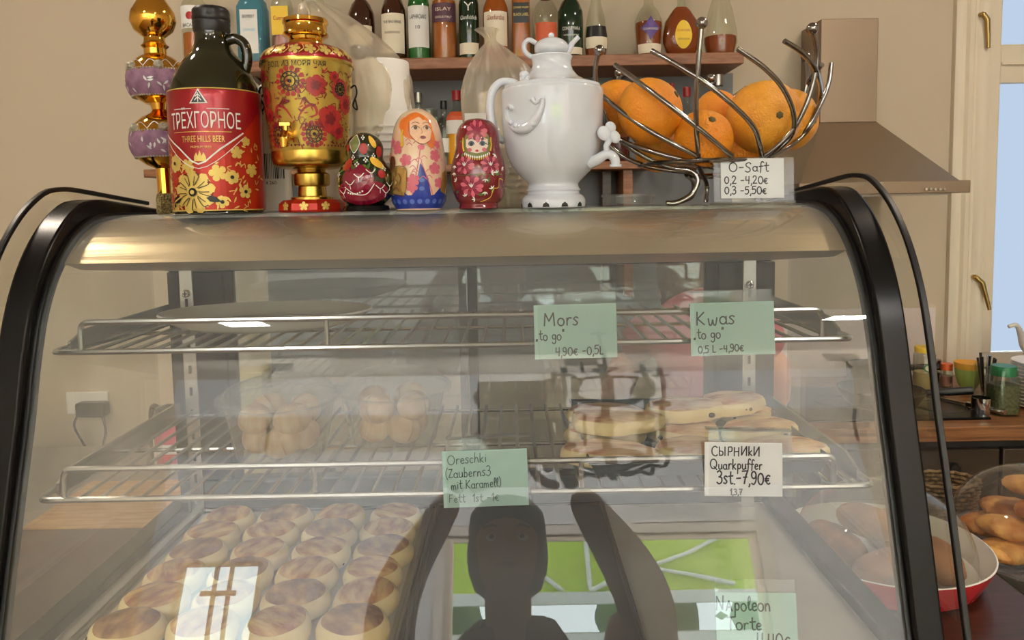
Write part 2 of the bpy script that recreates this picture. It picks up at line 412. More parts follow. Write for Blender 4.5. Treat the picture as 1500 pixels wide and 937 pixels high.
mat('ink', (28, 30, 38), 0.6)
mat('ink_faint', (96, 116, 112), 0.7)
thin_glass('front_glass', (252, 254, 252), 1.9, 0.006, film=0.105, film_rgb=(208, 220, 226), bscale=3.0, streak=True)  # pale film colour imitates the haze of the bright room mirrored here
thin_glass('side_glass', (252, 252, 250), 1.45, 0.0, film=0.025, film_rgb=(220, 212, 200), bscale=4.0)
thin_glass('rear_glass', (235, 240, 240), 1.9, 0.01, film=0.05, bump=0.02, bscale=3.0)
thin_glass('clear_glass', (246, 250, 246), 1.5, 0.0)
thin_glass('bottle_glass', (246, 248, 242), 1.7, 0.03)
thin_glass('blue_glass', (150, 205, 225), 1.6, 0.03, film=0.25, film_rgb=(110, 180, 205))
thin_glass('clear_plastic', (248, 248, 248), 1.5, 0.05, film=0.05)
thin_glass('lid_plastic', (242, 244, 244), 1.6, 0.05, film=0.10, bump=0.25, bscale=30)
thin_glass('acrylic', (244, 246, 246), 1.6, 0.03, film=0.05)
thin_glass('acrylic_clear', (252, 252, 252), 1.25, 0.02)
thin_glass('bag_plastic', (246, 240, 228), 1.75, 0.10, film=0.26, film_rgb=(242, 236, 224), bump=1.0, bscale=30, translucent=True)
emit('frosted_daylight', (196, 216, 240), 0.92)
emit('lamp_glow', (255, 232, 196), 1.5)

# ---------------------------------------------------------------- the room
WY = 2.65
def struct(name, mb, m, parent=None, **k):
    o = mb.build(name, m, parent, **k); 
    if not parent: o['kind'] = 'structure'
    return o
struct('floor', MB().box(-3.2, 3.2, -5.1, WY + 0.1, -0.1, 0), 'floor_wood', smooth=False)
struct('ceiling', MB().box(-3.2, 3.2, -5.1, WY + 0.1, 3.2, 3.3), 'ceiling_paint', smooth=False)
WX0, WX1, WZ0, WZ1 = 1.66, 2.75, 0.985, 3.0
wb = MB(); wb.box(-3.1, WX0, WY, WY + 0.1, 0, 3.2).box(WX1, 3.1, WY, WY + 0.1, 0, 3.2).box(WX0, WX1, WY, WY + 0.1, 0, WZ0).box(WX0, WX1, WY, WY + 0.1, WZ1, 3.2)
struct('wall_back', wb, 'wall_paint', smooth=False)
struct('wall_left', MB().box(-3.2, -3.0, -5.1, WY + 0.1, 0, 3.2), 'wall_paint', smooth=False)
struct('wall_right', MB().box(3.0, 3.2, -5.1, WY + 0.1, 0, 3.2), 'wall_paint', smooth=False)
fw = MB(); FY0, FY1 = -5.1, -5.0
GX0, GX1, GZ0, GZ1 = -0.58, 1.97, 0.5, 2.32
HX0, HX1, HZ0, HZ1 = -2.74, -2.06, 1.52, 2.10
fw.box(-3.1, HX0, FY0, FY1, 0, 3.2).box(HX0, HX1, FY0, FY1, 0, HZ0).box(HX0, HX1, FY0, FY1, HZ1, 3.2)
fw.box(HX1, GX0, FY0, FY1, 0, 3.2).box(GX0, GX1, FY0, FY1, 0, GZ0).box(GX0, GX1, FY0, FY1, GZ1, 3.2).box(GX1, 3.1, FY0, FY1, 0, 3.2)
mat('wall_white', (226, 231, 236), 0.7)
struct('wall_front', fw, 'wall_white', smooth=False)
# grey painted field behind the bottle shelves, white splash field behind the cooker
gp0, gp1 = P(384, 200, WY).x, P(1072, 200, WY).x
struct('wall_grey_field', MB().box(gp0, gp1, WY - 0.008, WY, 1.0, 2.04), 'grey_wall', smooth=False)
struct('wall_splash_field', MB().box(P(1072, 500, WY).x, 1.50, WY - 0.01, WY, 0.95, P(1340, 450, WY).z), 'splash_tile', smooth=False)

def window(name, x0, x1, z0, z1, y, facing, bars_h=(), bars_v=(), pane='clear_glass', fr=0.05):
    """a framed window in a wall opening: frame in pieces, panes of their own"""
    o = struct(name, MB().box(x0, x1, y - 0.03, y + 0.03, z0, z0 + fr).box(x0, x1, y - 0.03, y + 0.03, z1 - fr, z1)
               .box(x0, x0 + fr, y - 0.03, y + 0.03, z0 + fr, z1 - fr).box(x1 - fr, x1, y - 0.03, y + 0.03, z0 + fr, z1 - fr), 'white_trim', bevel=0.004)
    for (za, zb) in bars_h: MB().box(x0 + fr, x1 - fr, y - 0.028, y + 0.028, za, zb).build('window_bar', 'white_trim', o, bevel=0.003)
    zs = [z0 + fr] + [q for ab in bars_h for q in ab] + [z1 - fr]
    for k in range(0, len(zs), 2): MB().box(x0 + fr, x1 - fr, y - 0.002, y + 0.002, zs[k], zs[k + 1]).build('window_pane', pane, o, smooth=False)
    return o
# frosted window of the kitchen
zb0 = P(1460, 121, WY).z; zb1 = P(1460, 64, WY).z
w1 = window('window_1', WX0, WX1, WZ0, WZ1, WY + 0.04, -1, bars_h=[(zb0, zb1)], pane='frosted_daylight', fr=0.055)
MB().box(WX0 + 0.055, WX1 - 0.055, WY + 0.003, WY + 0.012, zb0 + 0.062, zb0 + 0.07).build('glazing_bead', 'white_trim', w1)
# its moulded casing on the wall, fluted
tx0, tx1 = P(1388, 300, WY).x, WX0
tr = MB()
prof = [(0, 0), (0.0, 0.022), (0.012, 0.03), (0.022, 0.03), (0.028, 0.02), (0.036, 0.02), (0.044, 0.03), (0.06, 0.03), (0.068, 0.02), (0.078, 0.02), (0.088, 0.03), (0.105, 0.034), (0.118, 0.03), (0.124, 0.018), (0.124, 0)]
k = (tx1 - tx0) / 0.124
poly = [(tx0 + a * k, WY - b) for a, b in prof]; n = len(poly)
vs = [(p[0], p[1], 0.97) for p in poly] + [(p[0], p[1], 3.2) for p in poly]
tr.add(vs, [(i, (i + 1) % n, (i + 1) % n + n, i + n) for i in range(n)] + [tuple(range(n)), tuple(range(2 * n - 1, n - 1, -1))])
struct('trim_1', tr, 'white_trim')
struct('trim_2', MB().box(WX0 - 0.02, WX1 + 0.1, WY - 0.05, WY + 0.02, WZ0 - 0.014, WZ0), 'white_trim', bevel=0.004)
# handles of the window
def window_handle(px, py, up, label, lean):
    p = P(px, py, WY - 0.02); h = thing('window_handle', label, 'handle', (p.x, WY - 0.005, p.z))
    MB().box(-0.012, 0.012, -0.012, 0.012, -0.035, 0.035).build('base_plate', 'brass', h, bevel=0.003)
    MB().tube([(0, -0.012, 0), (0, -0.03, 0)], 0.008, 10).build('spindle', 'brass', h)
    MB().tube([(0, -0.03, 0), (0.01 + lean * 0.3, -0.036, -0.02), (0.012 + lean, -0.04, -0.115)], [0.009, 0.010, 0.006], 10).build('lever', 'brass', h)
window_handle(1436, 22, 1, 'brass lever handle on the upper sash of the frosted window', 0.004)
window_handle(1425, 405, 1, 'old brass lever handle slanting across the lower pane of the frosted window', 0.035)

# windows behind the camera, seen mirrored in the case
w2 = window('window_2', GX0, GX1, GZ0, GZ1, FY0 + 0.05, 1, fr=0.06)
w3 = window('window_3', HX0, HX1, HZ0, HZ1, FY0 + 0.05, 1, fr=0.04)
for a in (-2.45, -2.33): MB().box(a, a + 0.025, FY0 + 0.03, FY0 + 0.07, HZ0 + 0.04, HZ1 - 0.04).build('window_bar', 'white_trim', w3)
MB().box(HX0 + 0.2, HX1 - 0.2, FY0 + 0.035, FY0 + 0.065, 1.78, 1.82).build('window_bar', 'white_trim', w3)
struct('trim_3', MB().box(GX0 - 0.09, GX0, FY1, FY1 + 0.03, GZ0 - 0.05, GZ1 + 0.09).box(GX1, GX1 + 0.09, FY1, FY1 + 0.03, GZ0 - 0.05, GZ1 + 0.09).box(GX0, GX1, FY1, FY1 + 0.03, GZ1, GZ1 + 0.09), 'door_white', bevel=0.006)
# outside: lime green awning wall with white struts, street, hedge
mat('lime_cloth', (196, 222, 54), 0.7, var=0.12, scale=8)
mat('hedge', (44, 74, 36), 0.8, rgb2=(84, 116, 60), scale=7)
mat('pavement', (170, 170, 166), 0.8)
mat('rendering', (214, 210, 200), 0.8)
struct('ground_outside', MB().box(-8, 8, -14, -5.12, -0.3, -0.02), 'pavement', smooth=False)
aw = thing('awning', 'lime green awning on white struts across the street, mirrored in the case glass', 'awning', (0.8, -7.6, 0))
MB().box(-2.2, 2.2, -0.02, 0.0, 1.98, 3.9).build('awning_cloth', 'lime_cloth', aw, smooth=False)
for a, b, c, d in [(0.0, 2.0, 1.15, 2.5), (-0.02, 2.85, 0.0, 2.02), (-1.4, 2.9, -0.3, 2.0), (1.15, 2.5, 1.9, 2.95), (0.5, 2.32, 1.6, 2.05)]:
    MB().tube([(a, 0.05, b), (c, 0.05, d)], 0.028, 8).build('strut', 'white_plastic', aw)
MB().box(-2.2, 2.2, 0.0, 0.06, 1.9, 1.99).build('front_bar', 'white_plastic', aw)
for a in (-1.9, 1.9): MB().tube([(a, -0.1, -0.02), (a, -0.1, 3.0)], 0.04, 8).build('post', 'white_plastic', aw)
van = thing('parked_van', 'pale van parked in the street, mirrored in the case glass', 'van', (0.6, -9.2, 0))
MB().prism([(-2.4, 0.35), (2.2, 0.35), (2.3, 1.0), (1.7, 1.2), (1.2, 1.85), (-2.4, 1.9)], -0.8, 0.8).build('body', 'rendering', van, bevel=0.05)
MB().prism([(1.1, 1.15), (1.55, 1.18), (1.15, 1.7), (0.5, 1.7), (0.5, 1.15)], 0.79, 0.81).build('side_window', 'black_gloss', van)
for a in (-1.6, 1.5): MB().lathe([(0.01, 0), (0.33, 0), (0.35, 0.05), (0.35, 0.2), (0.01, 0.2)], 24, M=Matrix.Translation((a, 0.85, 0.35)) @ Matrix.Rotation(R(90), 4, 'X')).build('wheel', 'black_rubber', van)
hg = MB(); rnd = random.Random(5)
for k in range(60): hg.sphere((rnd.uniform(-5, 6), rnd.uniform(-12.6, -12), rnd.uniform(0.3, 2.3)), rnd.uniform(0.3, 0.7), nu=8, nv=6)
tag(hg.build('hedge', 'hedge', kind='stuff'), 'green hedge at the far side of the street outside', 'hedge')

# ceiling lamps that light the room, and three added wall washers
for i, (lx, ly) in enumerate(CEIL_LAMPS):
    t = thing('ceiling_lamp', 'square lamp ' + ['over the left side counter', 'over the kitchen worktop', 'to the left behind the camera', 'to the right behind the camera', 'added above the front window middle to brighten the wall', 'added before the small left front window to brighten the wall', 'added at the right to brighten the front wall'][i], 'lamp', (lx, ly, 3.2) if i < 4 else (lx, ly, 2.93), (0, 0, 0) if i < 4 else (R(-84), 0, 0), group='ceiling lamps')
    if i >= 4: MB().tube([(0, 0, -0.01), (0, 0.27, 0.02)], 0.012, 8).build('bracket', 'black_iron', t)
    MB().box(-0.11, 0.11, -0.11, 0.11, -0.03, 0).build('housing', 'white_plastic', t, bevel=0.005)
    MB().box(-0.09, 0.09, -0.09, 0.09, -0.045, -0.03).build('diffuser', 'lamp_glow', t, bevel=0.005)

# ---------------------------------------------------------------- the counter under the case
CZ = 1.0
ct = thing('bar_counter', 'dark wooden bar counter carrying the glass display case', 'counter', (-0.1, 0.9, 0))
MB().box(-1.3, 0.865, -0.30, 0.49, 0.95, CZ).build('counter_top', 'dark_wood', ct, bevel=0.004)
MB().box(-1.27, 0.84, -0.26, 0.46, 0, 0.95).build('counter_body', 'dark_wood', ct)

# ---------------------------------------------------------------- display case
CX = -0.061; XL, XR = CX - 0.456, CX + 0.456
FZ = 1.155
G = [(.655, -.46), (.674, -.406), (.695, -.337), (.717, -.267), (.737, -.205), (.752, -.15), (.771, -.10), (.797, -.06), (.83, -.03), (.865, -.012), (.90, -.005), (.94, -.004)]
G = [(a, 1.6 + b) for a, b in G]
Gs = [(p.x, p.y) for p in catmull([(a, b, 0) for a, b in G], 4)]
TOPZ = 1.596
case = thing('display_case', 'curved glass countertop display case with black edge trims full of pastries', 'display case', (CX, 0.88, CZ))
def kp(o, root=case):
    o.parent = root; o.location = -root.location; return o
mb = MB()
nx = 12; n = len(Gs)
vs = [(XL + 0.012 + (XR - XL - 0.024) * i / nx, y, z) for y, z in Gs for i in range(nx + 1)]
mb.add(vs, [(j * (nx + 1) + i, j * (nx + 1) + i + 1, (j + 1) * (nx + 1) + i + 1, (j + 1) * (nx + 1) + i) for j in range(n - 1) for i in range(nx)])
kp(mb.build('front_glass', 'front_glass', solid=0))
def offs(prof, ds):
    out = []
    for i, (y, z) in enumerate(prof):
        a = prof[max(i - 1, 0)]; b = prof[min(i + 1, len(prof) - 1)]
        t = Vector((b[0] - a[0], b[1] - a[1])).normalized(); nn = Vector((-t.y, t.x))
        d = ds(y, z); out.append((y + nn.x * d, z + nn.y * d))
    return out
def dband(y, z): # height of the black trim over the glass
    if y < 0.78: return 0.009 + 0.006 * max(0, (y - 0.66)) / 0.12
    if y < 0.87: return 0.015 + 0.008 * (y - 0.78) / 0.09
    return max(0.003, 0.023 - 0.020 * (y - 0.87) / 0.23)
Gext = Gs + [(0.98, TOPZ), (1.04, TOPZ), (1.10, TOPZ)]
Bo = offs(Gext, dband)
def band(x0, x1, lo, hi):
    mb = MB(); n = len(lo)
    vs = [(x, *p) for x in (x0, x1) for p in lo] + [(x, *p) for x in (x0, x1) for p in hi]
    fs = []
    for i in range(n - 1):
        fs += [(i, i + 1, n + i + 1, n + i), (2 * n + i, 3 * n + i, 3 * n + i + 1, 2 * n + i + 1), (i, 2 * n + i, 2 * n + i + 1, i + 1), (n + i, n + i + 1, 3 * n + i + 1, 3 * n + i)]
    fs += [(0, n, 3 * n, 2 * n), (n - 1, 3 * n - 1, 4 * n - 1, 2 * n - 1)]
    return mb.add(vs, fs)
Gin = offs(Gext, lambda y, z: -0.010)
Glow = offs(Gext, lambda y, z: 0.001)
for s_ in (-1, 1):
    xo = CX + s_ * 0.456; xi = CX + s_ * 0.428
    xs = sorted((xo, xi)); kp(band(xs[0], xs[1], Gin, Bo).build('edge_trim', 'black_gloss', bevel=0.003))
    kp(band(*sorted((xi, xi - s_ * 0.004)), Gin, offs(Gext, lambda y, z: 0.003)).build('glass_seal', 'black_rubber'))
    # outer rim of the side pane: greenish glass edge with a black bead
    R1 = offs(Gext, lambda y, z: dband(y, z) + 0.010); R2 = offs(Gext, lambda y, z: dband(y, z) + 0.0155)
    xa, xb = sorted((xo + s_ * 0.010, xo + s_ * 0.016))
    kp(band(xa, xb, R1, R2).build('outer_bead', 'black_rubber', bevel=0.001))
    sp = [(1.10, FZ - 0.05)] + [(0.655, FZ - 0.05)] + R1[2:] + [(1.10, R1[-1][1])]
    kp(MB().prismx(sp, *sorted((xo + s_ * 0.011, xo + s_ * 0.015))).build('side_glass', 'side_glass', smooth=False))
    kp(MB().box(*sorted((CX + s_ * 0.452, CX + s_ * 0.425)), 0.67, 1.10, FZ - 0.01, FZ + 0.014).build('side_sill', 'black_gloss', bevel=0.002))
mat('case_base', (52, 52, 54), 0.35, 0.5)
mat('case_floor', (196, 192, 184), 0.4, 0.3, var=0.08, scale=20)
mat('case_ceiling', (196, 176, 140), 0.3, 0.75, bump=0.12, scale=60, stretch=(0.03, 1, 1))
kp(MB().box(XL, XR, 0.665, 1.13, CZ, FZ - 0.012).build('base', 'case_base', bevel=0.004))
kp(MB().box(XL + 0.02, XR - 0.02, 0.675, 1.08, FZ - 0.012, FZ).build('floor_panel', 'case_floor', smooth=False))
kp(MB().box(XL + 0.004, XR - 0.004, 0.94, 1.12, TOPZ - 0.008, TOPZ).build('top_panel', 'steel', bevel=0.001))
# rear frame with two sliding glass doors
RY = 1.085
def px(x, y, Y=RY): return P(x, y, Y)
z_top = TOPZ - 0.01; zh = px(600, 392).z; zl = px(500, 700).z
kp(MB().box(XL + 0.02, XR - 0.02, RY - 0.004, RY + 0.03, zh, z_top).build('rear_header', 'dark_grey_metal', bevel=0.002))
kp(MB().box(XL + 0.02, XR - 0.02, RY - 0.004, RY + 0.03, FZ, zl).build('rear_sill', 'dark_grey_metal', bevel=0.002))
for a, b in ((250, 332), (1050, 1134)):
    kp(MB().box(px(a, 500).x, px(b, 500).x, RY - 0.002, RY + 0.028, zl, zh).build('rear_column', 'black_gloss', bevel=0.002))
for a, b, yo in ((332, 700, 0.006), (672, 1050, 0.016)):
    x0, x1 = px(a, 500).x, px(b, 500).x
    d = kp(MB().box(x0, x1, RY + yo, RY + yo + 0.004, zl, zh).build('sliding_door', 'rear_glass', smooth=False))
    for q0, q1 in ((x0, x0 + 0.012), (x1 - 0.014, x1)):
        MB().box(q0, q1, RY + yo - 0.003, RY + yo + 0.008, zl, zh).build('door_stile', 'black_gloss', d, bevel=0.001)
# slotted steel uprights
for a in (275, 1097):
    xc = px(a, 450, 1.065).x; xc = P(a, 450, 1.065).x
    u = kp(MB().box(xc - 0.0095, xc + 0.0095, 1.062, 1.068, FZ, zh + 0.02).build('upright', 'wire_steel', bevel=0.001))
    z = FZ + 0.02
    while z < 1.47:
        MB().box(xc - 0.002, xc + 0.002, 1.0612, 1.0625, z, z + 0.012).build('slot', 'black_matte', u, smooth=False); z += 0.032
    zz = P(a, 430 if a < 500 else 417, 1.06).z
    s2 = MB().lathe([(0.0001, 0), (0.006, 0), (0.006, 0.002), (0.004, 0.004), (0.0001, 0.004)], 16, M=Matrix.Translation((xc, 1.062, zz)) @ Matrix.Rotation(R(90), 4, 'X')).build('screw', 'chrome', u)
    MB().box(xc - 0.0035, xc + 0.0035, 1.0572, 1.0582, zz - 0.0008, zz + 0.0008).box(xc - 0.0008, xc + 0.0008, 1.0572, 1.0582, zz - 0.0035, zz + 0.0035).build('screw_slot', 'black_matte', u, smooth=False)
# satin lining under the top, following the glass at the front
lin_front = [p for p in offs(Gs, lambda y, z: -0.005) if p[1] > 1.6 - 0.058 and p[0] < 0.93]
kp(MB().prismx([(1.075, TOPZ - 0.009), (1.075, 1.6 - 0.086), (lin_front[0][0] + 0.03, 1.6 - 0.064)] + lin_front + [(0.93, TOPZ - 0.009)], XL + 0.034, XR - 0.034).build('top_lining', 'case_ceiling', ang=30))

# wire shelves
def wire_shelf(label, yf, zf, yb, half, railL, railR, posts, railh, nw, zb=None):
    cx = P(750, 500, yf).x - 0.0 + (-0.0); 
    t = thing('wire_shelf', label, 'shelf', (P(662, 500, yf).x, yf, zf), group='wire shelves in the display case')
    x0, x1 = -half, half; D = yb - yf
    MB().tube(fillet([(x0, D, 0), (x0, 0, 0), (x1, 0, 0), (x1, D, 0)], 0.012), 0.0032, 8).build('front_frame', 'wire_steel', t)
    for yy in (D * 0.5, D * 0.97): MB().tube([(x0, yy, -0.003), (x1, yy, -0.003)], 0.0024, 6).build('cross_wire', 'wire_steel', t)
    w0 = MB().tube([(0, 0.0, 0.001), (0, D, 0.001)], 0.0021, 6).build('wire', 'wire_steel', t); w0.location.x = x0 + half * 2 / (nw + 1)
    for i in range(2, nw + 1):
        c = w0.copy(); COL.objects.link(c); c.parent = t; c.location.x = x0 + half * 2 * i / (nw + 1)
    ra, rb = railL - t.location.x, railR - t.location.x
    r = 0.010
    MB().tube(fillet([(ra, 0.002, 0), (ra, 0.002, railh), (rb, 0.002, railh), (rb, 0.002, 0)], 0.009), 0.0032, 8).build('rail', 'wire_steel', t)
    for p in posts: MB().tube([(p - t.location.x, 0.002, 0), (p - t.location.x, 0.002, railh)], 0.0025, 8).build('rail_post', 'wire_steel', t)
    for s_ in (-1, 1):
        MB().prismx([(0.03, -0.006), (D, -0.014), (D, 0.016), (0.06, 0.016), (0.03, 0.006)], s_ * (half - 0.002) - 0.0015, s_ * (half - 0.002) + 0.0015).build('side_bracket', 'wire_steel', t)
    return t
SH1Y, SH2Y = 0.79, 0.735
z1 = P(660, 506, SH1Y).z; z2 = P(660, 722, SH2Y).z
wire_shelf('upper wire shelf with a white plate inside the case', SH1Y, z1, 1.06, 0.427, P(117, 490, SH1Y).x, P(1205, 480, SH1Y).x,
           [P(478, 490, SH1Y).x], P(480, 467, SH1Y).z - P(480, 510, SH1Y).z, 38)
wire_shelf('middle wire shelf with cookie tubs and cheese pancakes', SH2Y, z2, 1.06, 0.421, P(92, 710, SH2Y).x, P(1222, 690, SH2Y).x,
           [P(460, 700, SH2Y).x, P(852, 690, SH2Y).x], P(660, 678, SH2Y).z - P(660, 722, SH2Y).z, 39)

# ---------------------------------------------------------------- things on top of the case
def on_top(pxc, Y, z=TOPZ): 
    p = PZ(pxc, 300, TOPZ); q = P(pxc, 305, Y); return Vector((q.x, Y, z))
mat('bottle_green', (30, 30, 14), 0.06, coat=0.5)
mat('label_red', (156, 16, 30), 0.3, 0.35, coat=0.3)
mat('label_orange', (176, 38, 18), 0.35, 0.3)
mat('paint_white', (240, 238, 232), 0.4); mat('paint_gold', (218, 188, 100), 0.35, 0.3); mat('paint_black', (16, 14, 14), 0.4)
mat('paint_red', (168, 34, 32), 0.35); mat('paint_pink', (208, 104, 120), 0.4); mat('paint_green', (74, 104, 38), 0.4)
mat('paint_darkred', (112, 12, 26), 0.35); mat('paint_rose', (146, 40, 66), 0.4); mat('paint_yellow', (232, 184, 60), 0.4)
mat('paint_orange', (230, 122, 44), 0.4); mat('paint_skin', (240, 196, 160), 0.4); mat('paint_skin_pale', (236, 214, 200), 0.4)
mat('paint_silver', (206, 206, 204), 0.35, 0.3); mat('paint_blue', (34, 56, 150), 0.3, coat=0.4); mat('paint_olive', (120, 122, 66), 0.4)
mat('paint_lightblue', (90, 116, 190), 0.4); mat('paint_brown', (104, 60, 32), 0.4)

# 1 beer growler
Y = 0.92; S = Y / 1100
t = thing('growler_bottle', 'large dark glass beer bottle with a loop handle and a red flowered label', 'bottle', on_top(323, Y))
prof = smooth_prof([(0.01, 0), (56, 0), (61, 3), (63, 12), (63, 80), (63.5, 160), (62, 172), (58, 186), (50, 202), (40, 218), (30, 230), (25, 240), (23.5, 250), (23.5, 262)], 3)
prof = sc_prof(prof, S)
MB().lathe(prof, 48).build('bottle_body', 'bottle_green', t)
capp = sc_prof([(0.01, 292), (22, 292), (25, 289), (25.5, 285), (25, 281), (25.8, 279), (25.8, 275), (25, 273), (25.8, 271), (25, 266), (25.5, 262), (24, 257), (0.01, 257)], S)
MB().lathe(capp, 40, wob=lambda a, z: 1 + 0.012 * (1 if int(a * 20 / pi) % 2 else -1)).build('screw_cap', 'black_rubber', t)
MB().tube([Vector(p) * S for p in catmull([(20, 0, 246), (34, 0, 249), (46, 0, 240), (49, 0, 222), (46, 0, 206), (40, 0, 192), (36, 0, 186), (30, 0, 196)], 5)], [7.5 * S] * 36, 12).build('loop_handle', 'bottle_green', t)
lp = [(p[0] + 0.0006, p[1]) for p in prof if 4 * S < p[1] < 173 * S]
MB().lathe(lp, 48).build('label_sleeve', 'label_red', t)
mp = revolve_map(prof, 63 * S)
def U(x): return x * S
g = Paint(mp, 0.0013)
for z in (5, 171): g.stroke([(U(-95 + 10 * i), U(z)) for i in range(20)], U(1.6), 2)
# lower ornament field, orange-red under gold flowers
o_ = Paint(mp, 0.0009)
N = 24
top = [(-95 + 190 * i / N) for i in range(N + 1)]
def vline(x): return 64 + 47 * min(1, abs(x + 2) / 60) if abs(x + 2) < 60 else 111 + 30 * min(1, (abs(x + 2) - 60) / 30)
vs = []; fs = []
for i, x in enumerate(top):
    for j in range(6): vs.append(mp(U(x), U(5 + (vline(x) - 5) * j / 5), 0.0009))
for i in range(N):
    for j in range(5): fs.append((i * 6 + j, (i + 1) * 6 + j, (i + 1) * 6 + j + 1, i * 6 + j + 1))
o_.mb.add(vs, fs); o_.build('ornament_field', 'label_orange', t)
wt = Paint(mp, 0.0018)
wt.text('ТРЁХГОРНОЕ', U(6), U(117), U(22), U(98), curve=-0.5)
wt.stroke([(U(-62), U(111)), (U(-30), U(90)), (U(-2), U(68)), (U(26), U(88)), (U(58), U(111))], U(2.2), 3)
wt.stroke([(U(-62), U(104)), (U(-2), U(62)), (U(58), U(104))], U(1.0), 6)
wt.blob([(U(-10), U(150)), (U(14), U(150)), (U(2), U(170))], rings=2)
wt.stroke([(U(-36), U(143)), (U(-8), U(143))], U(1)); wt.stroke([(U(12), U(143)), (U(40), U(143))], U(1))
wt.build('white_lettering', 'paint_white', t)
dk = Paint(mp, 0.0024)
dk.blob([(U(-7), U(151.5)), (U(11), U(151.5)), (U(2), U(167))], rings=2).build('triangle_emblem', 'dark_grey_metal', t)
w2_ = Paint(mp, 0.003); w2_.stroke([(U(2), U(152)), (U(2), U(164))], U(1.2)).stroke([(U(-2), U(154)), (U(2), U(158)), (U(6), U(154))], U(1.2)).stroke([(U(-1), U(159)), (U(2), U(162)), (U(5), U(159))], U(1.2)).build('tree_mark', 'paint_white', t)
g.text('THREE HILLS BEER', U(4), U(98), U(9), U(58)); g.text('PREMIUM BEER', U(2), U(90), U(3), U(28))
for x in (-5, 0, 5): g.blob([(U(x - 3), U(72)), (U(x + 3), U(72)), (U(x + 3), U(78)), (U(x), U(84 + (x == 0) * 3)), (U(x - 3), U(78))], rings=1)
g.stroke([(U(-40), U(112)), (U(42), U(112))], U(0.8))
g.flower(U(-12), U(30), U(31), 9, 0.27, 0.2); g.flower(U(-42), U(70), U(13), 6, 0.4); g.flower(U(40), U(50), U(10), 6, 0.4)
for fx, fy, fr in [(26, 16, 9), (-46, 12, 9), (58, 30, 10), (-18, 66, 10), (22, 56, 12), (-66, 40, 12), (70, 60, 10), (-70, 90, 9), (48, 84, 9), (62, 100, 7)]:
    g.flower(U(fx), U(fy), U(fr), 5, 0.4, fx)
rnd = random.Random(3)
for k in range(150):
    fx, fy = rnd.uniform(-90, 90), rnd.uniform(8, 104); a = rnd.uniform(0, 6.28)
    if fy < vline(fx) - 12:
        if k % 3: g.leaf(U(fx), U(fy), U(rnd.uniform(6, 11)), U(1.7), a)
        else: g.stroke([(U(fx), U(fy)), (U(fx + 6 * cos(a)), U(fy + 6 * sin(a))), (U(fx + 7 * cos(a + 1.2)), U(fy + 7 * sin(a + 1.2)))], U(1.3), 3)
g.build('gold_ornament', 'paint_gold', t)
b = Paint(mp, 0.0022)
for k in range(9):
    a = 0.2 + 2 * pi * (k + .5) / 9; b.stroke([(U(-12 + 10 * cos(a)), U(30 + 10 * sin(a))), (U(-12 + 24 * cos(a - .1)), U(30 + 24 * sin(a - .1))), (U(-12 + 27 * cos(a + .12)), U(30 + 27 * sin(a + .12)))], U(1.1), 3)
b.leaf(U(-30), U(22), U(-22), U(7), 0.3).leaf(U(6), U(22), U(20), U(6), -0.3).ell(U(-12), U(30), U(6), U(6))
for a in range(9): b.stroke([(U(-12 + 9 * cos(a * .7)), U(30 + 9 * sin(a * .7))), (U(-12 + 22 * cos(a * .7)), U(30 + 22 * sin(a * .7)))], U(1.0))
for fx, fy in [(26, 16), (40, 50), (-42, 70), (-46, 12), (58, 30)]: b.ell(U(fx), U(fy), U(2.6), U(2.6))
b.build('black_ornament', 'paint_black', t)
g3 = Paint(mp, 0.003); g3.ell(U(-12), U(30), U(3), U(3)); [g3.stroke([(U(-28), U(24 + k * 0.8)), (U(-46 + k), U(16 + k))], U(0.7)) for k in range(3)]; g3.build('flower_heart', 'paint_gold', t)

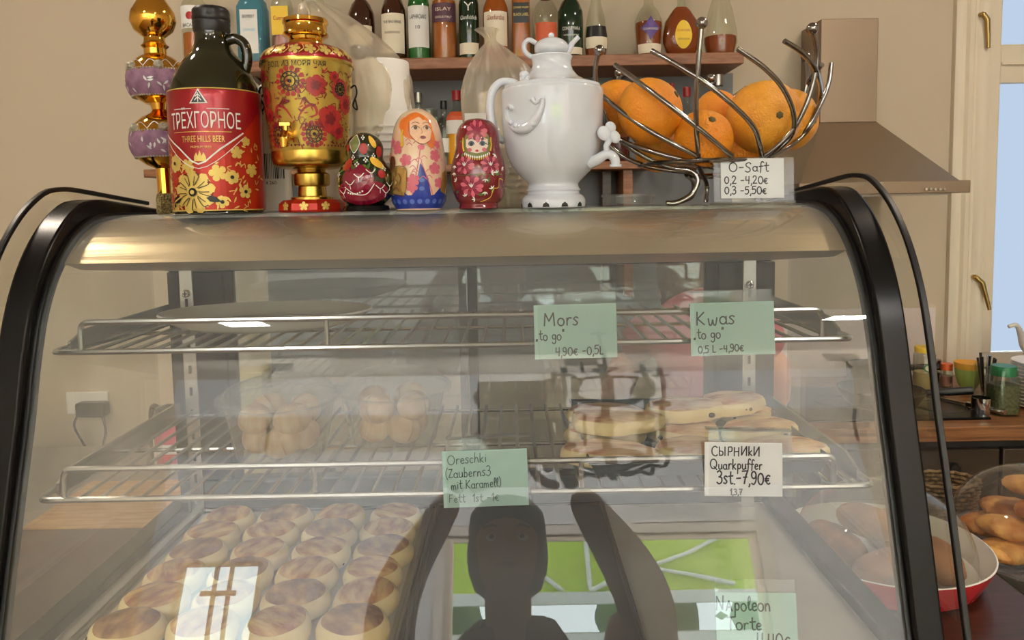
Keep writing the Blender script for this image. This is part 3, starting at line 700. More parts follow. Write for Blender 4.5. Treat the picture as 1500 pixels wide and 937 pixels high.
# 2 gold tree-topper spire
Y = 1.0; S = Y / 1100
t = thing('tree_topper', 'gold glass spire ornament with two lilac-banded balls at the left end', 'ornament', on_top(245, Y), (0, R(-1.2), 0))
def ballp(r, rz, zc, lo, hi, k=10): return [(r * cos(-pi / 2 + pi * (lo + (hi - lo) * i / k)), zc + rz * sin(-pi / 2 + pi * (lo + (hi - lo) * i / k))) for i in range(k + 1)]
sp = [(11, 20), (11, 66)] + ballp(43, 41, 106, 0.1, 0.9) + [(10, 150), (12, 160)] + ballp(41, 38, 193, 0.14, 0.88) + [(15, 236), (19, 240), (15, 244), (14, 252)] + [(26, 262), (31, 275), (29, 288), (20, 303), (11, 318), (6, 345), (3, 400), (0.5, 440)]
sp = sc_prof(sp, S)
MB().lathe(sp, 40).build('gold_glass', 'gold', t)
for zc, rr in ((104, 43), (190, 41)):
    bp = sc_prof([(rr * sqrt_ + 0.8, zc + dz) for dz, sqrt_ in [(-22, .84), (-16, .92), (-8, .985), (0, 1.0), (8, .985), (14, .94)]], S)
    MB().lathe(bp, 40, wob=lambda a, z: 1 + 0.006 * sin(a * 9) + 0.004 * sin(a * 23 + z * 900)).build('lilac_band', mat('lilac', (150, 112, 132), 0.7, rgb2=(120, 84, 108), scale=90), t)
    mpb = revolve_map(bp, rr * S)
    sv = Paint(mpb, 0.0012); rnd = random.Random(zc)
    for k in range(26): sv.leaf(rnd.uniform(-.09, .09), (zc + rnd.uniform(-14, 6)) * S, 0.008, 0.0018, rnd.uniform(0, 6.28))
    for k in range(9): sv.stroke([((-80 + k * 20) * S, (zc + 16) * S), ((-70 + k * 20) * S, (zc + 25) * S), ((-60 + k * 20) * S, (zc + 16) * S)], 0.0008)
    sv.build('silver_twigs', 'paint_silver', t)
    bd = MB()
    for k in range(60):
        a = 2 * pi * k / 60
        for dz, q in ((-22, .84), (14, .94)): bd.sphere((rr * S * q * sin(a), -rr * S * q * cos(a), (zc + dz) * S), 0.0016, nu=6, nv=4)
    for k in range(6):
        a = 2 * pi * k / 6 + 0.5
        bd.sphere((rr * S * .93 * sin(a), -rr * S * .93 * cos(a), (zc + 18) * S), 0.006, nu=10, nv=6)
    bd.build('bead_trim', mat('silver_bead', (190, 186, 170), 0.3, 0.8, bump=0.6, scale=400), t, kind='stuff')
MB().lathe(sc_prof([(0.1, 0), (13, 0), (14.5, 4), (13.5, 14), (14, 24), (12, 30), (0.1, 30)], S), 32).build('glitter_foot', mat('glitter', (214, 196, 140), 0.3, 0.8, rgb2=(120, 104, 60), scale=500, bump=1.0), t)

# 3 tin samovar tea caddy
Y = 0.93; S = Y / 1100
t = thing('tin_samovar', 'gold and red painted tin tea caddy shaped like a samovar', 'samovar', on_top(458, Y))
MB().lathe(sc_prof([(0.1, 0), (46, 0), (48, 3), (47, 12), (41, 17), (30, 18), (0.1, 18)], S), 8, a0=pi / 8, a1=2 * pi + pi / 8).build('octagonal_base', 'label_orange', t, ang=20)
bs = Paint(revolve_map(sc_prof([(44.5, 0), (44.5, 30)], S), 46 * S), 0.002)
for x in (-30, 0, 30): bs.flower(U(x) * S / S, 0.007, 0.0055, 5)
bs.build('base_flowers', 'paint_gold', t)
MB().lathe(sc_prof([(30, 17), (30, 21), (21, 23), (20, 36), (25, 38), (26, 42), (26, 54), (21, 57), (20, 62), (34, 64)], S), 40).build('pedestal', 'gold_soft', t)
MB().lathe(sc_prof(smooth_prof([(20, 61), (38, 62), (50, 66), (54, 74), (54.5, 86)], 3), S), 48).build('lower_bowl', 'gold_soft', t)
bodyp = sc_prof([(54, 86), (55, 90), (64, 205), (65, 208)], S)
MB().lathe(bodyp, 56).build('painted_body', mat('tin_gold', (204, 176, 84), 0.28, 0.75), t)
MB().lathe(sc_prof([(66, 206), (66.5, 208), (66, 211), (64, 212)], S), 56).build('rim', 'gold_soft', t)
shp = sc_prof(smooth_prof([(64.5, 211), (63, 219), (55, 228), (42, 234), (30, 236)], 3), S)
MB().lathe(shp, 48).build('shoulder', 'label_red', t)
MB().lathe(sc_prof([(27, 235), (26, 240), (24, 244), (25, 248), (31, 250), (32, 253), (30, 256), (30, 266), (32, 268), (31.5, 273), (27, 275), (0.1, 275)], S), 48).build('lid', 'gold', t)
mp = revolve_map(bodyp, 60 * S); u = lambda x: x * S
r_ = Paint(mp, 0.0008); d_ = Paint(mp, 0.0012); b_ = Paint(mp, 0.0010)
for fx, fy, fr in [(-30, 175, 0), (0, 0, 0)][:1]: pass
for fx, fy, R0 in [(-8, 178, 20), (-34, 107, 18), (22, 107, 18), (62, 170, 14)]:
    b_ = Paint(mp, 0.0010)
    for k in range(14): r_.petal(u(fx + R0 * .62 * cos(k * .449)), u(fy + R0 * .62 * sin(k * .449)), u(R0 * .42), u(3.4), k * .449)
    for rr in (R0 * .62, R0 * .38): b_.stroke([(u(fx + rr * cos(a * pi / 8)), u(fy + rr * sin(a * pi / 8))) for a in range(17)], u(1.6), 1)
    for k in range(10): b_.ell(u(fx + R0 * .5 * cos(k * .628)), u(fy + R0 * .5 * sin(k * .628)), u(1.2), u(1.2))
    b_.ell(u(fx), u(fy), u(2.6), u(2.6)); b_.build('black_rosette', 'paint_black', t)
for fx, fy, fr in [(46, 128, 20), (26, 172, 15), (-56, 160, 14), (60, 112, 12), (-50, 134, 11), (52, 186, 8), (-60, 190, 9), (75, 150, 14), (-76, 140, 16), (-80, 180, 12)]:
    r_.flower(u(fx), u(fy), u(fr), 6, 0.42, 0.4); d_.flower(u(fx), u(fy), u(fr * .45), 5, 0.4, 0.1)
for s_ in (-1, 1):
    r_.stroke([(u(-4 + s_ * 4), u(128)), (u(-4 + s_ * 14), u(142)), (u(-4 + s_ * 26), u(146)), (u(-4 + s_ * 30), u(134)), (u(-4 + s_ * 20), u(130))], u(4), 5, taper=True)
    for k in range(6): d_.leaf(u(-4 + s_ * (12 + 4 * k)), u(124), u(14), u(1.6), -pi / 2 + s_ * 0.25 * (k - 2))
    for k in range(6): d_.leaf(u(-4 + s_ * (10 + 3 * k)), u(150 - k), u(9), u(1.4), pi / 2 + s_ * 0.3 * (k - 2))
rnd = random.Random(11)
for k in range(190):
    x, z = rnd.uniform(-92, 92), rnd.uniform(92, 198)
    (r_ if k % 2 else d_).leaf(u(x), u(z), u(rnd.uniform(4, 9)), u(1.5), rnd.uniform(0, 6.28))
for k in range(80):
    x, z = rnd.uniform(-85, 85), rnd.uniform(92, 198); a = rnd.uniform(0, 6.28)
    d_.stroke([(u(x), u(z)), (u(x + 7 * cos(a)), u(z + 7 * sin(a))), (u(x + 9 * cos(a + .9)), u(z + 9 * sin(a + .9)))], u(1.0), 3)
for x in range(-90, 91, 6): d_.ell(u(x), u(92), u(1.6), u(1.6), n=6)
r_.build('red_flowers', 'paint_red', t); d_.build('dark_red_scrolls', 'paint_darkred', t)
tx = Paint(mp, 0.0012); tx.text('ВОД ИЗ МОРЯ ЧАЯ', u(0), u(198), u(7), u(78)); tx.build('lettering', 'paint_black', t)
mps = revolve_map(shp, 60 * S, 0)
sg = Paint(mps, 0.001)
for x in range(-80, 81, 20): sg.flower(u(x), u(222), u(8), 5, .35, x); sg.stroke([(u(x + 6), u(216)), (u(x + 12), u(222)), (u(x + 10), u(228))], u(1.4))
sg.build('shoulder_scrolls', 'paint_gold', t)
tp = MB(); fy = -57 * S
tp.tube([(u(-14), fy + 0.004, u(104)), (u(-14), fy - 0.014, u(104)), (u(-14), fy - 0.02, u(98)), (u(-14), fy - 0.02, u(88))], [0.006, 0.006, 0.0055, 0.004], 12)
tp.tube([(u(-14), fy - 0.012, u(108)), (u(-14), fy - 0.012, u(118))], 0.003, 8).box(u(-21), u(-7), fy - 0.015, fy - 0.009, u(117), u(121))
tp.build('tap', 'gold', t)
for s_ in (-1, 1):
    MB().tube(catmull([(s_ * u(61), 0, u(176)), (s_ * u(68), 0, u(180)), (s_ * u(70), 0, u(168)), (s_ * u(64), 0, u(152)), (s_ * u(70), 0, u(146)), (s_ * u(68), 0, u(160))], 5), 0.0011, 6).build('wire_handle', 'black_iron', t)

# 4-6 nesting dolls
def doll(name, label, pxc, Y, prof, wobn=None):
    S = Y / 1100
    t = thing(name, label, 'nesting doll', on_top(pxc, Y), group='painted wooden nesting dolls')
    pr = sc_prof(smooth_prof(prof, 4), S)
    return t, S, pr
t, S, pr = doll('nesting_doll', 'small round dark nesting doll painted with strawberries and a burgundy apron', 537, 0.90,
    [(24, 8), (36, 20), (40.5, 40), (38, 56), (31, 68), (26.5, 76), (27, 86), (26, 96), (20, 106), (10, 112), (0.1, 113)])
MB().lathe(pr, 40).build('doll_body', mat('doll_black', (24, 22, 16), 0.12, coat=0.8, rgb2=(38, 44, 20), scale=60), t)
MB().lathe(sc_prof([(0.1, 0), (33, 0), (34, 2), (32, 7), (24, 10), (0.1, 10)], S), 36).build('foot_ring', 'black_gloss', t)
mp = revolve_map(pr, 38 * S); u = lambda x: x * S
c = Paint(mp, 0.0006); c.ell(u(0), u(26), u(42), u(18), n=24).ell(u(-4), u(46), u(22), u(20), n=20); c.build('burgundy_apron', mat('burgundy', (132, 14, 46), 0.15, coat=0.8), t)
c = Paint(mp, 0.001)
for x, z, r in [(5, 88, 8), (-24, 66, 9), (30, 52, 6), (38, 84, 8), (-30, 90, 5)]: c.ell(u(x), u(z), u(r), u(r))
c.build('red_fruits', 'paint_red', t)
c = Paint(mp, 0.0012); c.ell(u(-14), u(95), u(11), u(12), 0.4).build('olive_leaf_patch', 'paint_olive', t)
c = Paint(mp, 0.001); c.ell(u(28), u(68), u(13), u(7), -0.5).ell(u(24), u(98), u(10), u(6), -1.0).build('yellow_fruits', 'paint_yellow', t)
c = Paint(mp, 0.0016)
for k in range(7): c.ell(u(-18 + 3.4 * k), u(26 - 1.5 * k + .3 * k * k), u(1.3), u(1.3), n=7)
c.stroke([(u(-22), u(34)), (u(-8), u(24)), (u(8), u(24)), (u(18), u(38))], u(1.2))
for x0, z0 in [(-20, 42), (-8, 52), (8, 58), (20, 36), (30, 30), (-34, 30), (36, 40)]:
    c.stroke([(u(x0), u(z0)), (u(x0 + 7), u(z0 - 5)), (u(x0 + 13), u(z0 + 1))], u(1.1)); c.stroke([(u(x0 + 6), u(z0 - 4)), (u(x0 + 7), u(z0 - 11))], u(0.9))
for x0, z0 in [(4, 104), (8, 72), (-6, 66), (24, 78), (-16, 76), (36, 60), (-36, 52)]:
    for k in range(4): c.ell(u(x0 + 2.6 * cos(k * 1.6)), u(z0 + 2.6 * sin(k * 1.6)), u(1.4), u(1.4), n=7)
c.stroke([(u(-25), u(98)), (u(-14), u(108)), (u(-2), u(96)), (u(-14), u(82)), (u(-25), u(98))], u(1.0))
c.build('white_berries', 'paint_white', t)
c = Paint(mp, 0.0009)
for k in range(14): c.leaf(u(-40 + 6.2 * k), u(64 + 6 * sin(k * 2.2)), u(12), u(2.6), k * 1.7)
c.build('green_leaves', 'paint_green', t)

t, S, pr = doll('nesting_doll', 'tall nesting doll with ginger hair in a cream and pink flowered coat over blue', 614, 0.915,
    [(0.1, 0), (30, 0), (33, 2), (39, 16), (41.5, 40), (41, 66), (38, 90), (35, 110), (30, 126), (21, 138), (9, 144.5), (0.1, 146)])
MB().lathe(pr, 44).build('doll_body', mat('doll_cream', (236, 216, 182), 0.14, coat=0.8, rgb2=(236, 190, 160), scale=24), t)
mp = revolve_map(pr, 39 * S); u = lambda x: x * S
c = Paint(mp, 0.0005); NN = 30
vs = []; fs = []
for i in range(NN + 1):
    x = -80 + 160 * i / NN; zt = 26 + 6 * sin(x * .2)
    for j in range(5): vs.append(mp(u(x), u(2 + (zt - 2) * j / 4), 0.0005))
for i in range(NN):
    for j in range(4): fs.append((i * 5 + j, (i + 1) * 5 + j, (i + 1) * 5 + j + 1, i * 5 + j + 1))
c.mb.add(vs, fs); c.blob([(u(8), u(66)), (u(3), u(44)), (u(-4), u(20)), (u(22), u(20)), (u(18), u(44))], rings=4)
c.build('blue_skirt', 'paint_blue', t)
c = Paint(mp, 0.0009)
for k in range(12): c.ell(u(-60 + 11 * k), u(12), u(3.6), u(3.6))
for z in (30, 42): c.ell(u(9), u(z), u(3.6), u(3.2))
c.build('skirt_dots', 'paint_lightblue', t)
c = Paint(mp, 0.0006); c.ell(u(3), u(118), u(28), u(20), -0.1, n=24).ell(u(-20), u(122), u(9), u(9)).ell(u(24), u(104), u(9), u(18), 0.2).build('ginger_hair', 'paint_orange', t)
c = Paint(mp, 0.0012); c.blob([(u(-8), u(124)), (u(8), u(131)), (u(24), u(124)), (u(28), u(110)), (u(24), u(98)), (u(14), u(92)), (u(4), u(95)), (u(-6), u(106))], rings=4).build('face', 'paint_skin', t)
c = Paint(mp, 0.0017)
for x, s_ in ((2, 1), (20, 1)): c.ell(u(x), u(115), u(5), u(2.8), -0.1)
c.build('eye_whites', 'paint_white', t)
c = Paint(mp, 0.0021)
for x in (2.5, 20): c.ell(u(x), u(115), u(2.6), u(2.6)); c.stroke([(u(x - 6), u(115)), (u(x), u(118.5)), (u(x + 6), u(114.5))], u(0.9)); c.stroke([(u(x - 6), u(121)), (u(x), u(123)), (u(x + 6), u(121))], u(0.7))
c.stroke([(u(11), u(115)), (u(12.5), u(108)), (u(10), u(107))], u(0.5)); c.stroke([(u(-8), u(124)), (u(-6), u(106)), (u(4), u(95)), (u(14), u(92)), (u(24), u(98))], u(0.7)); c.build('eyes_and_brows', 'paint_brown', t)
c = Paint(mp, 0.002); c.ell(u(13), u(101.5), u(4.2), u(2.2)).build('lips', 'paint_darkred', t)
c = Paint(mp, 0.0009); rnd = random.Random(2)
for x, z, r in [(-26, 88, 10), (-12, 70, 9), (30, 76, 9), (28, 58, 9), (-2, 42, 9), (-4, 32, 8), (36, 92, 6), (-40, 96, 7), (34, 38, 8), (-46, 76, 6)]: c.flower(u(x), u(z), u(r), 5, .42, x)
for k in range(26):
    x, z = rnd.uniform(-44, 44), rnd.uniform(34, 98); c.stroke([(u(x), u(z)), (u(x + 4), u(z + 3)), (u(x + 8), u(z - 1))], u(1.0))
c.stroke([(u(9), u(92)), (u(6), u(70)), (u(-4), u(22))], u(1.2)).stroke([(u(9), u(68)), (u(16), u(46)), (u(24), u(22))], u(1.2)).ell(u(10), u(88), u(5), u(4)).build('pink_flowers', 'paint_pink', t)
c = Paint(mp, 0.0016); c.blob([(u(-38), u(56)), (u(-24), u(62)), (u(-11), u(58)), (u(-11), u(36)), (u(-16), u(20)), (u(-36), u(24))], rings=4).build('gold_muff', mat('muff_gold', (196, 160, 88), 0.2, 0.5), t)
c = Paint(mp, 0.0016); c.blob([(u(40), u(52)), (u(48), u(56)), (u(54), u(40)), (u(46), u(22)), (u(36), u(26))], rings=3).build('gold_muff', mat('muff_gold', (196, 160, 88), 0.2, 0.5), t)
c = Paint(mp, 0.0022)
for q in [[(-36, 52), (-30, 56), (-26, 50), (-30, 46)], [(-34, 40), (-28, 44), (-24, 38), (-30, 34)], [(-34, 28), (-26, 32), (-22, 26)], [(-22, 52), (-18, 44), (-22, 36)], [(44, 48), (48, 44), (44, 38), (40, 42)]]: c.stroke([(u(a), u(b)) for a, b in q], u(1.3))
c.stroke([(u(-38), u(56)), (u(-24), u(62)), (u(-11), u(58)), (u(-11), u(36)), (u(-16), u(20)), (u(-36), u(24))], u(0.9)); c.build('muff_scrolls', 'paint_brown', t, label='brown scrolls painted on the gold muffs')
c = Paint(mp, 0.0010); c.ell(u(-36), u(66), u(8), u(11)); c.build('brown_cuff', 'paint_brown', t)
c = Paint(mp, 0.0014); c.stroke([(u(-18), u(112)), (u(-19), u(102)), (u(-17), u(94))], u(3.2)); c.ell(u(-18), u(92), u(3), u(3)); c.build('yellow_earring', 'paint_yellow', t)

t, S, pr = doll('nesting_doll', 'burgundy nesting doll with rosy cheeks and three large pink roses', 702, 0.905,
    [(0.1, 0), (28, 0), (29, 7), (34, 14), (39, 34), (40, 50), (38, 66), (34, 80), (31.5, 92), (31.5, 104), (28, 116), (19, 126), (8, 129.5), (0.1, 130)])
MB().lathe(pr, 44).build('doll_body', mat('doll_red', (120, 26, 34), 0.14, coat=0.8), t)
mp = revolve_map(pr, 37 * S); u = lambda x: x * S
c = Paint(mp, 0.0006); c.ell(u(0), u(92), u(23), u(22), n=24).build('olive_hair', 'paint_olive', t)
c = Paint(mp, 0.0011); c.blob([(u(-18), u(98)), (u(-8), u(101)), (u(8), u(101)), (u(18), u(98)), (u(18), u(88)), (u(10), u(80)), (u(0), u(78)), (u(-10), u(80)), (u(-18), u(88))], rings=3).build('face', 'paint_skin_pale', t)
c = Paint(mp, 0.0016); c.ell(u(-11), u(83), u(3.5), u(3)).ell(u(11), u(83), u(3.5), u(3)).build('rosy_cheeks', 'paint_pink', t)
c = Paint(mp, 0.0016)
for x in (-9, 9): c.ell(u(x), u(92), u(5), u(3.8))
c.build('grey_eyelids', mat('paint_greyblue', (120, 132, 150), 0.4), t)
c = Paint(mp, 0.0021)
for x in (-8.5, 8.5): c.ell(u(x), u(91), u(2.5), u(2.6)); c.stroke([(u(x - 5), u(91)), (u(x), u(94.5)), (u(x + 5), u(91))], u(0.8)); c.stroke([(u(x - 5), u(97)), (u(x), u(99)), (u(x + 5), u(97))], u(0.7))
c.build('eyes_and_brows', 'paint_black', t)
c = Paint(mp, 0.002); c.ell(u(0), u(81.5), u(2.4), u(1.6)).build('lips', 'paint_red', t)
c = Paint(mp, 0.001); l_ = Paint(mp, 0.0015)
for x, z, r in [(0, 110, 17), (-17, 62, 13), (18, 62, 13), (-8, 32, 15)]:
    for k in range(13): (c if k % 2 else l_).petal(u(x + r * .35 * cos(k * .483)), u(z + r * .3 * sin(k * .483)), u(r * .72), u(r * .2), k * .483)
    c.ell(u(x), u(z), u(r * .45), u(r * .4))
c.build('roses', 'paint_rose', t); l_.build('rose_highlights', 'paint_pink', t)
c = Paint(mp, 0.0019)
for x, z in [(-30, 74), (28, 76), (-34, 52), (-30, 40), (36, 58), (10, 42), (18, 50), (26, 50), (10, 24), (20, 28), (-18, 18), (-4, 14), (-34, 62)]:
    for k in range(3): c.leaf(u(x), u(z), u(5.5), u(1.3), k * 0.9 + x)
for x, z, r in [(-17, 62, 6), (18, 62, 6), (-8, 32, 6)]:
    for k in (-1, 0, 1): c.leaf(u(x), u(z - 2), u(7), u(1.1), pi / 2 + k * .5)
for k in range(13): c.ell(u(-18 + 3 * k), u(78 - 5.5 * cos((k - 6) * .26)), u(1.2), u(1.9), n=7)
c.build('white_sprigs', 'paint_white', t)
c = Paint(mp, 0.0017); c.stroke([(u(38), u(40)), (u(30), u(42)), (u(30), u(30)), (u(22), u(28)), (u(18), u(16)), (u(4), u(10))], u(0.9))
for x in (-23, 23): c.stroke([(u(x), u(100)), (u(x * 1.02), u(90)), (u(x * .9), u(82))], u(2.4))
for k in range(13): c.ell(u(-18 + 3 * k), u(76 - 6.5 * cos((k - 6) * .26)), u(0.9), u(1.6), n=6)
c.build('yellow_details', 'paint_yellow', t)
c = Paint(mp, 0.0013)
for x, z in [(-24, 72), (26, 46), (14, 36), (20, 22), (-28, 26), (0, 20), (-22, 96), (22, 92)]: c.leaf(u(x), u(z), u(9), u(2.6), x)
c.stroke([(u(-36 + 6 * k), u(48)) for k in range(13)], u(0.5), 1)
c.build('green_leaves', 'paint_green', t)

# 7 white porcelain samovar
mat('porcelain', (218, 224, 234), 0.05, coat=0.6)
Y = 0.93; S = Y / 1100
t = thing('porcelain_samovar', 'white porcelain samovar with a small teapot lid and a side tap', 'samovar', on_top(811, Y)); u = lambda x: x * S
bp = smooth_prof([(46, 0), (47, 3), (46.5, 11), (43, 17), (38.5, 20), (38, 23), (40, 25), (38, 28), (36.5, 32), (38, 36), (46, 44), (57, 56), (66, 74), (71, 98), (73, 125), (73.5, 158), (73, 167), (70, 170)], 3)
MB().lathe(sc_prof([(40, 1)] + bp + [(69, 174), (60, 177), (48, 181), (38, 187), (31, 195), (28, 203), (28, 209), (30, 215), (29, 217), (25, 217.5)], S), 56).build('body', 'porcelain', t)
MB().lathe(sc_prof(ballp(25, 16, 227, 0.18, 1.0, 10), S), 36).build('teapot', 'porcelain', t)
tpz = u(243)
MB().sphere((0, 0, tpz + 0.002), 0.0038).build('teapot_knob', 'porcelain', t)
MB().tube(catmull([(u(17), 0, u(220)), (u(24), 0, u(224)), (u(30), 0, u(234)), (u(39), 0, u(243))], 5), [0.0062, 0.006, 0.0056, 0.005, 0.0048, 0.0044, 0.004, 0.0038, 0.0036, 0.0034, 0.0032, 0.003, 0.003, 0.003, 0.0028, 0.0028], 12).build('teapot_spout', 'porcelain', t)
MB().tube(catmull([(u(-22), 0, u(235)), (u(-32), 0, u(240)), (u(-39), 0, u(234)), (u(-38), 0, u(224)), (u(-30), 0, u(217)), (u(-24), 0, u(217))], 5), 0.0030, 10).build('teapot_handle', 'porcelain', t)
MB().tube(catmull([(u(-50), 0.01, u(181)), (u(-62), 0.01, u(184)), (u(-76), 0.01, u(182)), (u(-87), 0.008, u(168)), (u(-90), 0.006, u(146)), (u(-87), 0.004, u(122)), (u(-80), 0, u(104)), (u(-70), 0, u(96))], 5), [0.0040 + 0.0012 * sin(k / 35 * pi) for k in range(36)], 12).build('loop_handle', 'porcelain', t)
MB().tube([(u(-42), -0.006, u(178)), (u(-42), -0.006, u(186))], 0.004, 10).sphere((u(-40), -0.006, u(190)), 0.0062, 0.006, 0.005).build('vent_knob', 'porcelain', t)
def onb(x, z, off=0.0):  # point on the body
    r = rprof(sc_prof(bp, S))(u(z)) + off; a = math.asin(max(-1, min(1, u(x) / r))); return Vector((r * sin(a), -r * cos(a), u(z)))
def relief(pts, rs, nm): MB().tube([onb(p.x, p.y, 0.001) for p in catmull([(a, b, 0) for a, b in pts], 5)], [r for r in rs], 12).build(nm, 'porcelain', t)
def lerpl(a, n): return [a[min(int(i * (len(a) - 1) / (n - 1)), len(a) - 2)] + (a[min(int(i * (len(a) - 1) / (n - 1)), len(a) - 2) + 1] - a[min(int(i * (len(a) - 1) / (n - 1)), len(a) - 2)]) * (i * (len(a) - 1) / (n - 1) % 1) for i in range(n)]
relief([(-66, 138), (-64, 124), (-56, 112), (-46, 108), (-34, 112), (-24, 124), (-18, 138), (-17, 147)], lerpl([.0022, .004, .0052, .0065, .0055, .0035, .0025], 36), 'relief_handle')
relief([(-31, 148), (-26, 142), (-20, 147), (-14, 148)], lerpl([.0035, .002, .002], 16), 'relief_leaf')
relief([(-68, 134), (-62, 142), (-58, 136)], lerpl([.002, .003], 11), 'relief_leaf')
for k in range(6): 
    p = onb(-60 + 6 * k, 110 + 0.9 * (k - 3) ** 2, 0.004); MB().sphere(p, 0.0034, nu=10, nv=6).build('relief_bead', 'porcelain', t)
tapx = u(64)
MB().tube(catmull([(u(50), -0.026, u(62)), (u(60), -0.032, u(66)), (u(70), -0.036, u(72)), (u(78), -0.036, u(72)), (u(84), -0.036, u(66)), (u(85), -0.036, u(58))], 5), lerpl([.0072, .0066, .0056, .0056, .0058, .0052], 26), 14).build('tap_spout', 'porcelain', t)
MB().lathe([(0.0001, 0), (0.0072, 0), (0.0074, 0.003), (0.0001, 0.003)], 14, M=Matrix.Translation((u(85), -0.036, u(55)))).build('tap_lip', 'porcelain', t)
MB().tube([(u(74), -0.036, u(74)), (u(72), -0.037, u(84)), (u(77), -0.038, u(94))], [.0045, .0036, .004], 12).build('tap_stem', 'porcelain', t)
Mk = Matrix.Translation((u(77), -0.038, u(98))) @ Matrix.Rotation(R(-32), 4, 'Y')
kb = MB().sphere((-0.004, 0, 0.006), 0.008, 0.0034, 0.009, M=Mk).sphere((0.004, 0, -0.004), 0.0066, 0.0034, 0.008, M=Mk).sphere((0.006, 0, 0.008), 0.0062, 0.003, 0.007, M=Mk)
kb.build('tap_key', 'porcelain', t)
mpb = revolve_map(sc_prof(bp, S), 46 * S); c = Paint(mpb, 0.0005)
for x in range(-65, 66, 26): c.blob([(u(x - 5), u(1)), (u(x + 5), u(1)), (u(x + 4), u(5)), (u(x), u(8)), (u(x - 4), u(5))], rings=2)
c.build('base_vents', 'black_matte', t)

# bags with nested white cups
mat('cup_white', (240, 236, 230), 0.4, sub=0.0)
def cup_mesh(r, h):
    return MB().lathe([(0.0001, 0.0), (r * .86, 0.0), (r * .88, 0.002), (r * .97, h - 0.004), (r, h - 0.004), (r * 1.03, h - 0.002), (r, h), (r * .98, h - 0.001), (r * .86, 0.003), (0.0001, 0.003)], 28)
cup0 = {}
def cup_stack(x, y, z0, count, r, h, step, label, group):
    global cup0
    for k in range(count):
        key = (r, h)
        if key not in cup0:
            o = cup_mesh(r, h).build('paper_cup', 'cup_white'); cup0[key] = o
        else:
            o = cup0[key].copy(); COL.objects.link(o)
        o.rotation_euler = (pi, 0, 0); o.location = (x, y, z0 + h + k * step)
        tag(o, label, 'cup', group)
def bag(x, y, prof, label, seed, sx=1, sy=1):
    rnd = random.Random(seed); ph = [rnd.uniform(0, 6.28) for _ in range(6)]
    zt = prof[-1][1]
    def wob(a, z):
        q = z / zt
        return 1 + 0.035 * sin(5 * a + ph[0] + 9 * q) + 0.03 * sin(9 * a + ph[1] - 14 * q) + (0.02 + 0.13 * q * q) * sin(13 * a + ph[2] + 5 * q) * 0.5 + 0.028 * abs(sin(8.5 * a + ph[4] + 7 * q)) + 0.02 * abs(sin(15 * a - 11 * q)) + 0.012 * sin(23 * a + ph[3] + 30 * q)
    o = MB().lathe(catmull_prof(prof), 90, sx=sx, sy=sy, wob=wob).build('plastic_bag', 'bag_plastic', ang=60)
    o.location = (x, y, TOPZ + 0.001); tag(o, label, 'bag'); return o
def catmull_prof(prof): return [(p.x, p.y, p.z) for p in catmull([(q[0], q[1], q[2] if len(q) > 2 else 0) for q in prof], 7)]
Yb = 1.045
B1 = P(545, 300, Yb)
SB = Yb / 1100
cup_stack(P(566, 300, Yb).x, Yb + 0.004, TOPZ + 0.002, 12, 0.041, 0.092, 0.0098, 'white paper cup nested upside down inside the large plastic bag', 'cups nested in the large plastic bag')
cup_stack(P(492, 300, Yb).x, Yb + 0.018, TOPZ + 0.002, 10, 0.034, 0.085, 0.0098, 'white paper cup nested upside down directly behind the gold tin samovar', 'cups nested behind the gold samovar')
cup_stack(P(738, 300, Yb).x, Yb + 0.004, TOPZ + 0.002, 10, 0.036, 0.078, 0.0085, 'white paper cup nested upside down inside the small twisted plastic bag', 'cups nested in the small plastic bag')
s = SB
bag(P(530, 300, Yb).x, Yb + 0.005, [(0.001, 0), (62 * s, 0, 0), (70 * s, 8 * s), (72 * s, 60 * s), (72 * s, 120 * s), (76 * s, 175 * s, -2 * s), (66 * s, 220 * s, -12 * s), (46 * s, 262 * s, -36 * s), (22 * s, 292 * s, -58 * s), (8 * s, 300 * s, -68 * s), (12 * s, 322 * s, -80 * s)],
    'crinkled clear plastic bag of white cups rising behind the gold tin samovar', 3, 1.0, 0.66)
bag(P(738, 300, Yb).x, Yb + 0.005, [(0.001, 0), (50 * s, 0), (54 * s, 8 * s), (55 * s, 90 * s), (57 * s, 140 * s), (54 * s, 172 * s), (42 * s, 200 * s, -4 * s), (20 * s, 226 * s, -10 * s), (7 * s, 240 * s, -14 * s), (16 * s, 256 * s, -20 * s)],
    'small crinkled clear plastic bag twisted shut behind the white porcelain samovar', 8, 1.0, 0.75)
# printed bar code packet between the bottle and the samovar
Yk = 0.995; Sk = Yk / 1100; p = P(401, 300, Yk)
t = thing('bar_code_packet', 'white printed packet with a bar code between the red bottle and the gold samovar', 'packet', (p.x, Yk, TOPZ))
MB().prism([(-26 * Sk, 0), (26 * Sk, 0), (24 * Sk, 150 * Sk), (8 * Sk, 182 * Sk), (-4 * Sk, 186 * Sk), (-20 * Sk, 172 * Sk), (-27 * Sk, 130 * Sk)], -0.012, 0.012).build('pouch', mat('packet_white', (226, 220, 210), 0.35, bump=0.3, scale=40), t, bevel=0.004)
c = Paint(plane_map(-0.0126), 0.0004); rnd = random.Random(4)
for k in range(16):
    c.rect((-16 + 2.4 * k) * Sk, (-16 + 2.4 * k + rnd.choice([.7, 1.3, 1.8])) * Sk, 48 * Sk, 84 * Sk, 1, 1)
c.text('4 260', 2 * Sk, 40 * Sk, 5 * Sk); c.stroke([(-6 * Sk, 140 * Sk), (-10 * Sk, 158 * Sk), (0, 168 * Sk), (6 * Sk, 156 * Sk), (-2 * Sk, 146 * Sk)], 3 * Sk); c.stroke([(6 * Sk, 110 * Sk), (12 * Sk, 122 * Sk), (4 * Sk, 126 * Sk)], 2 * Sk)
c.build('bar_code_print', 'ink', t)
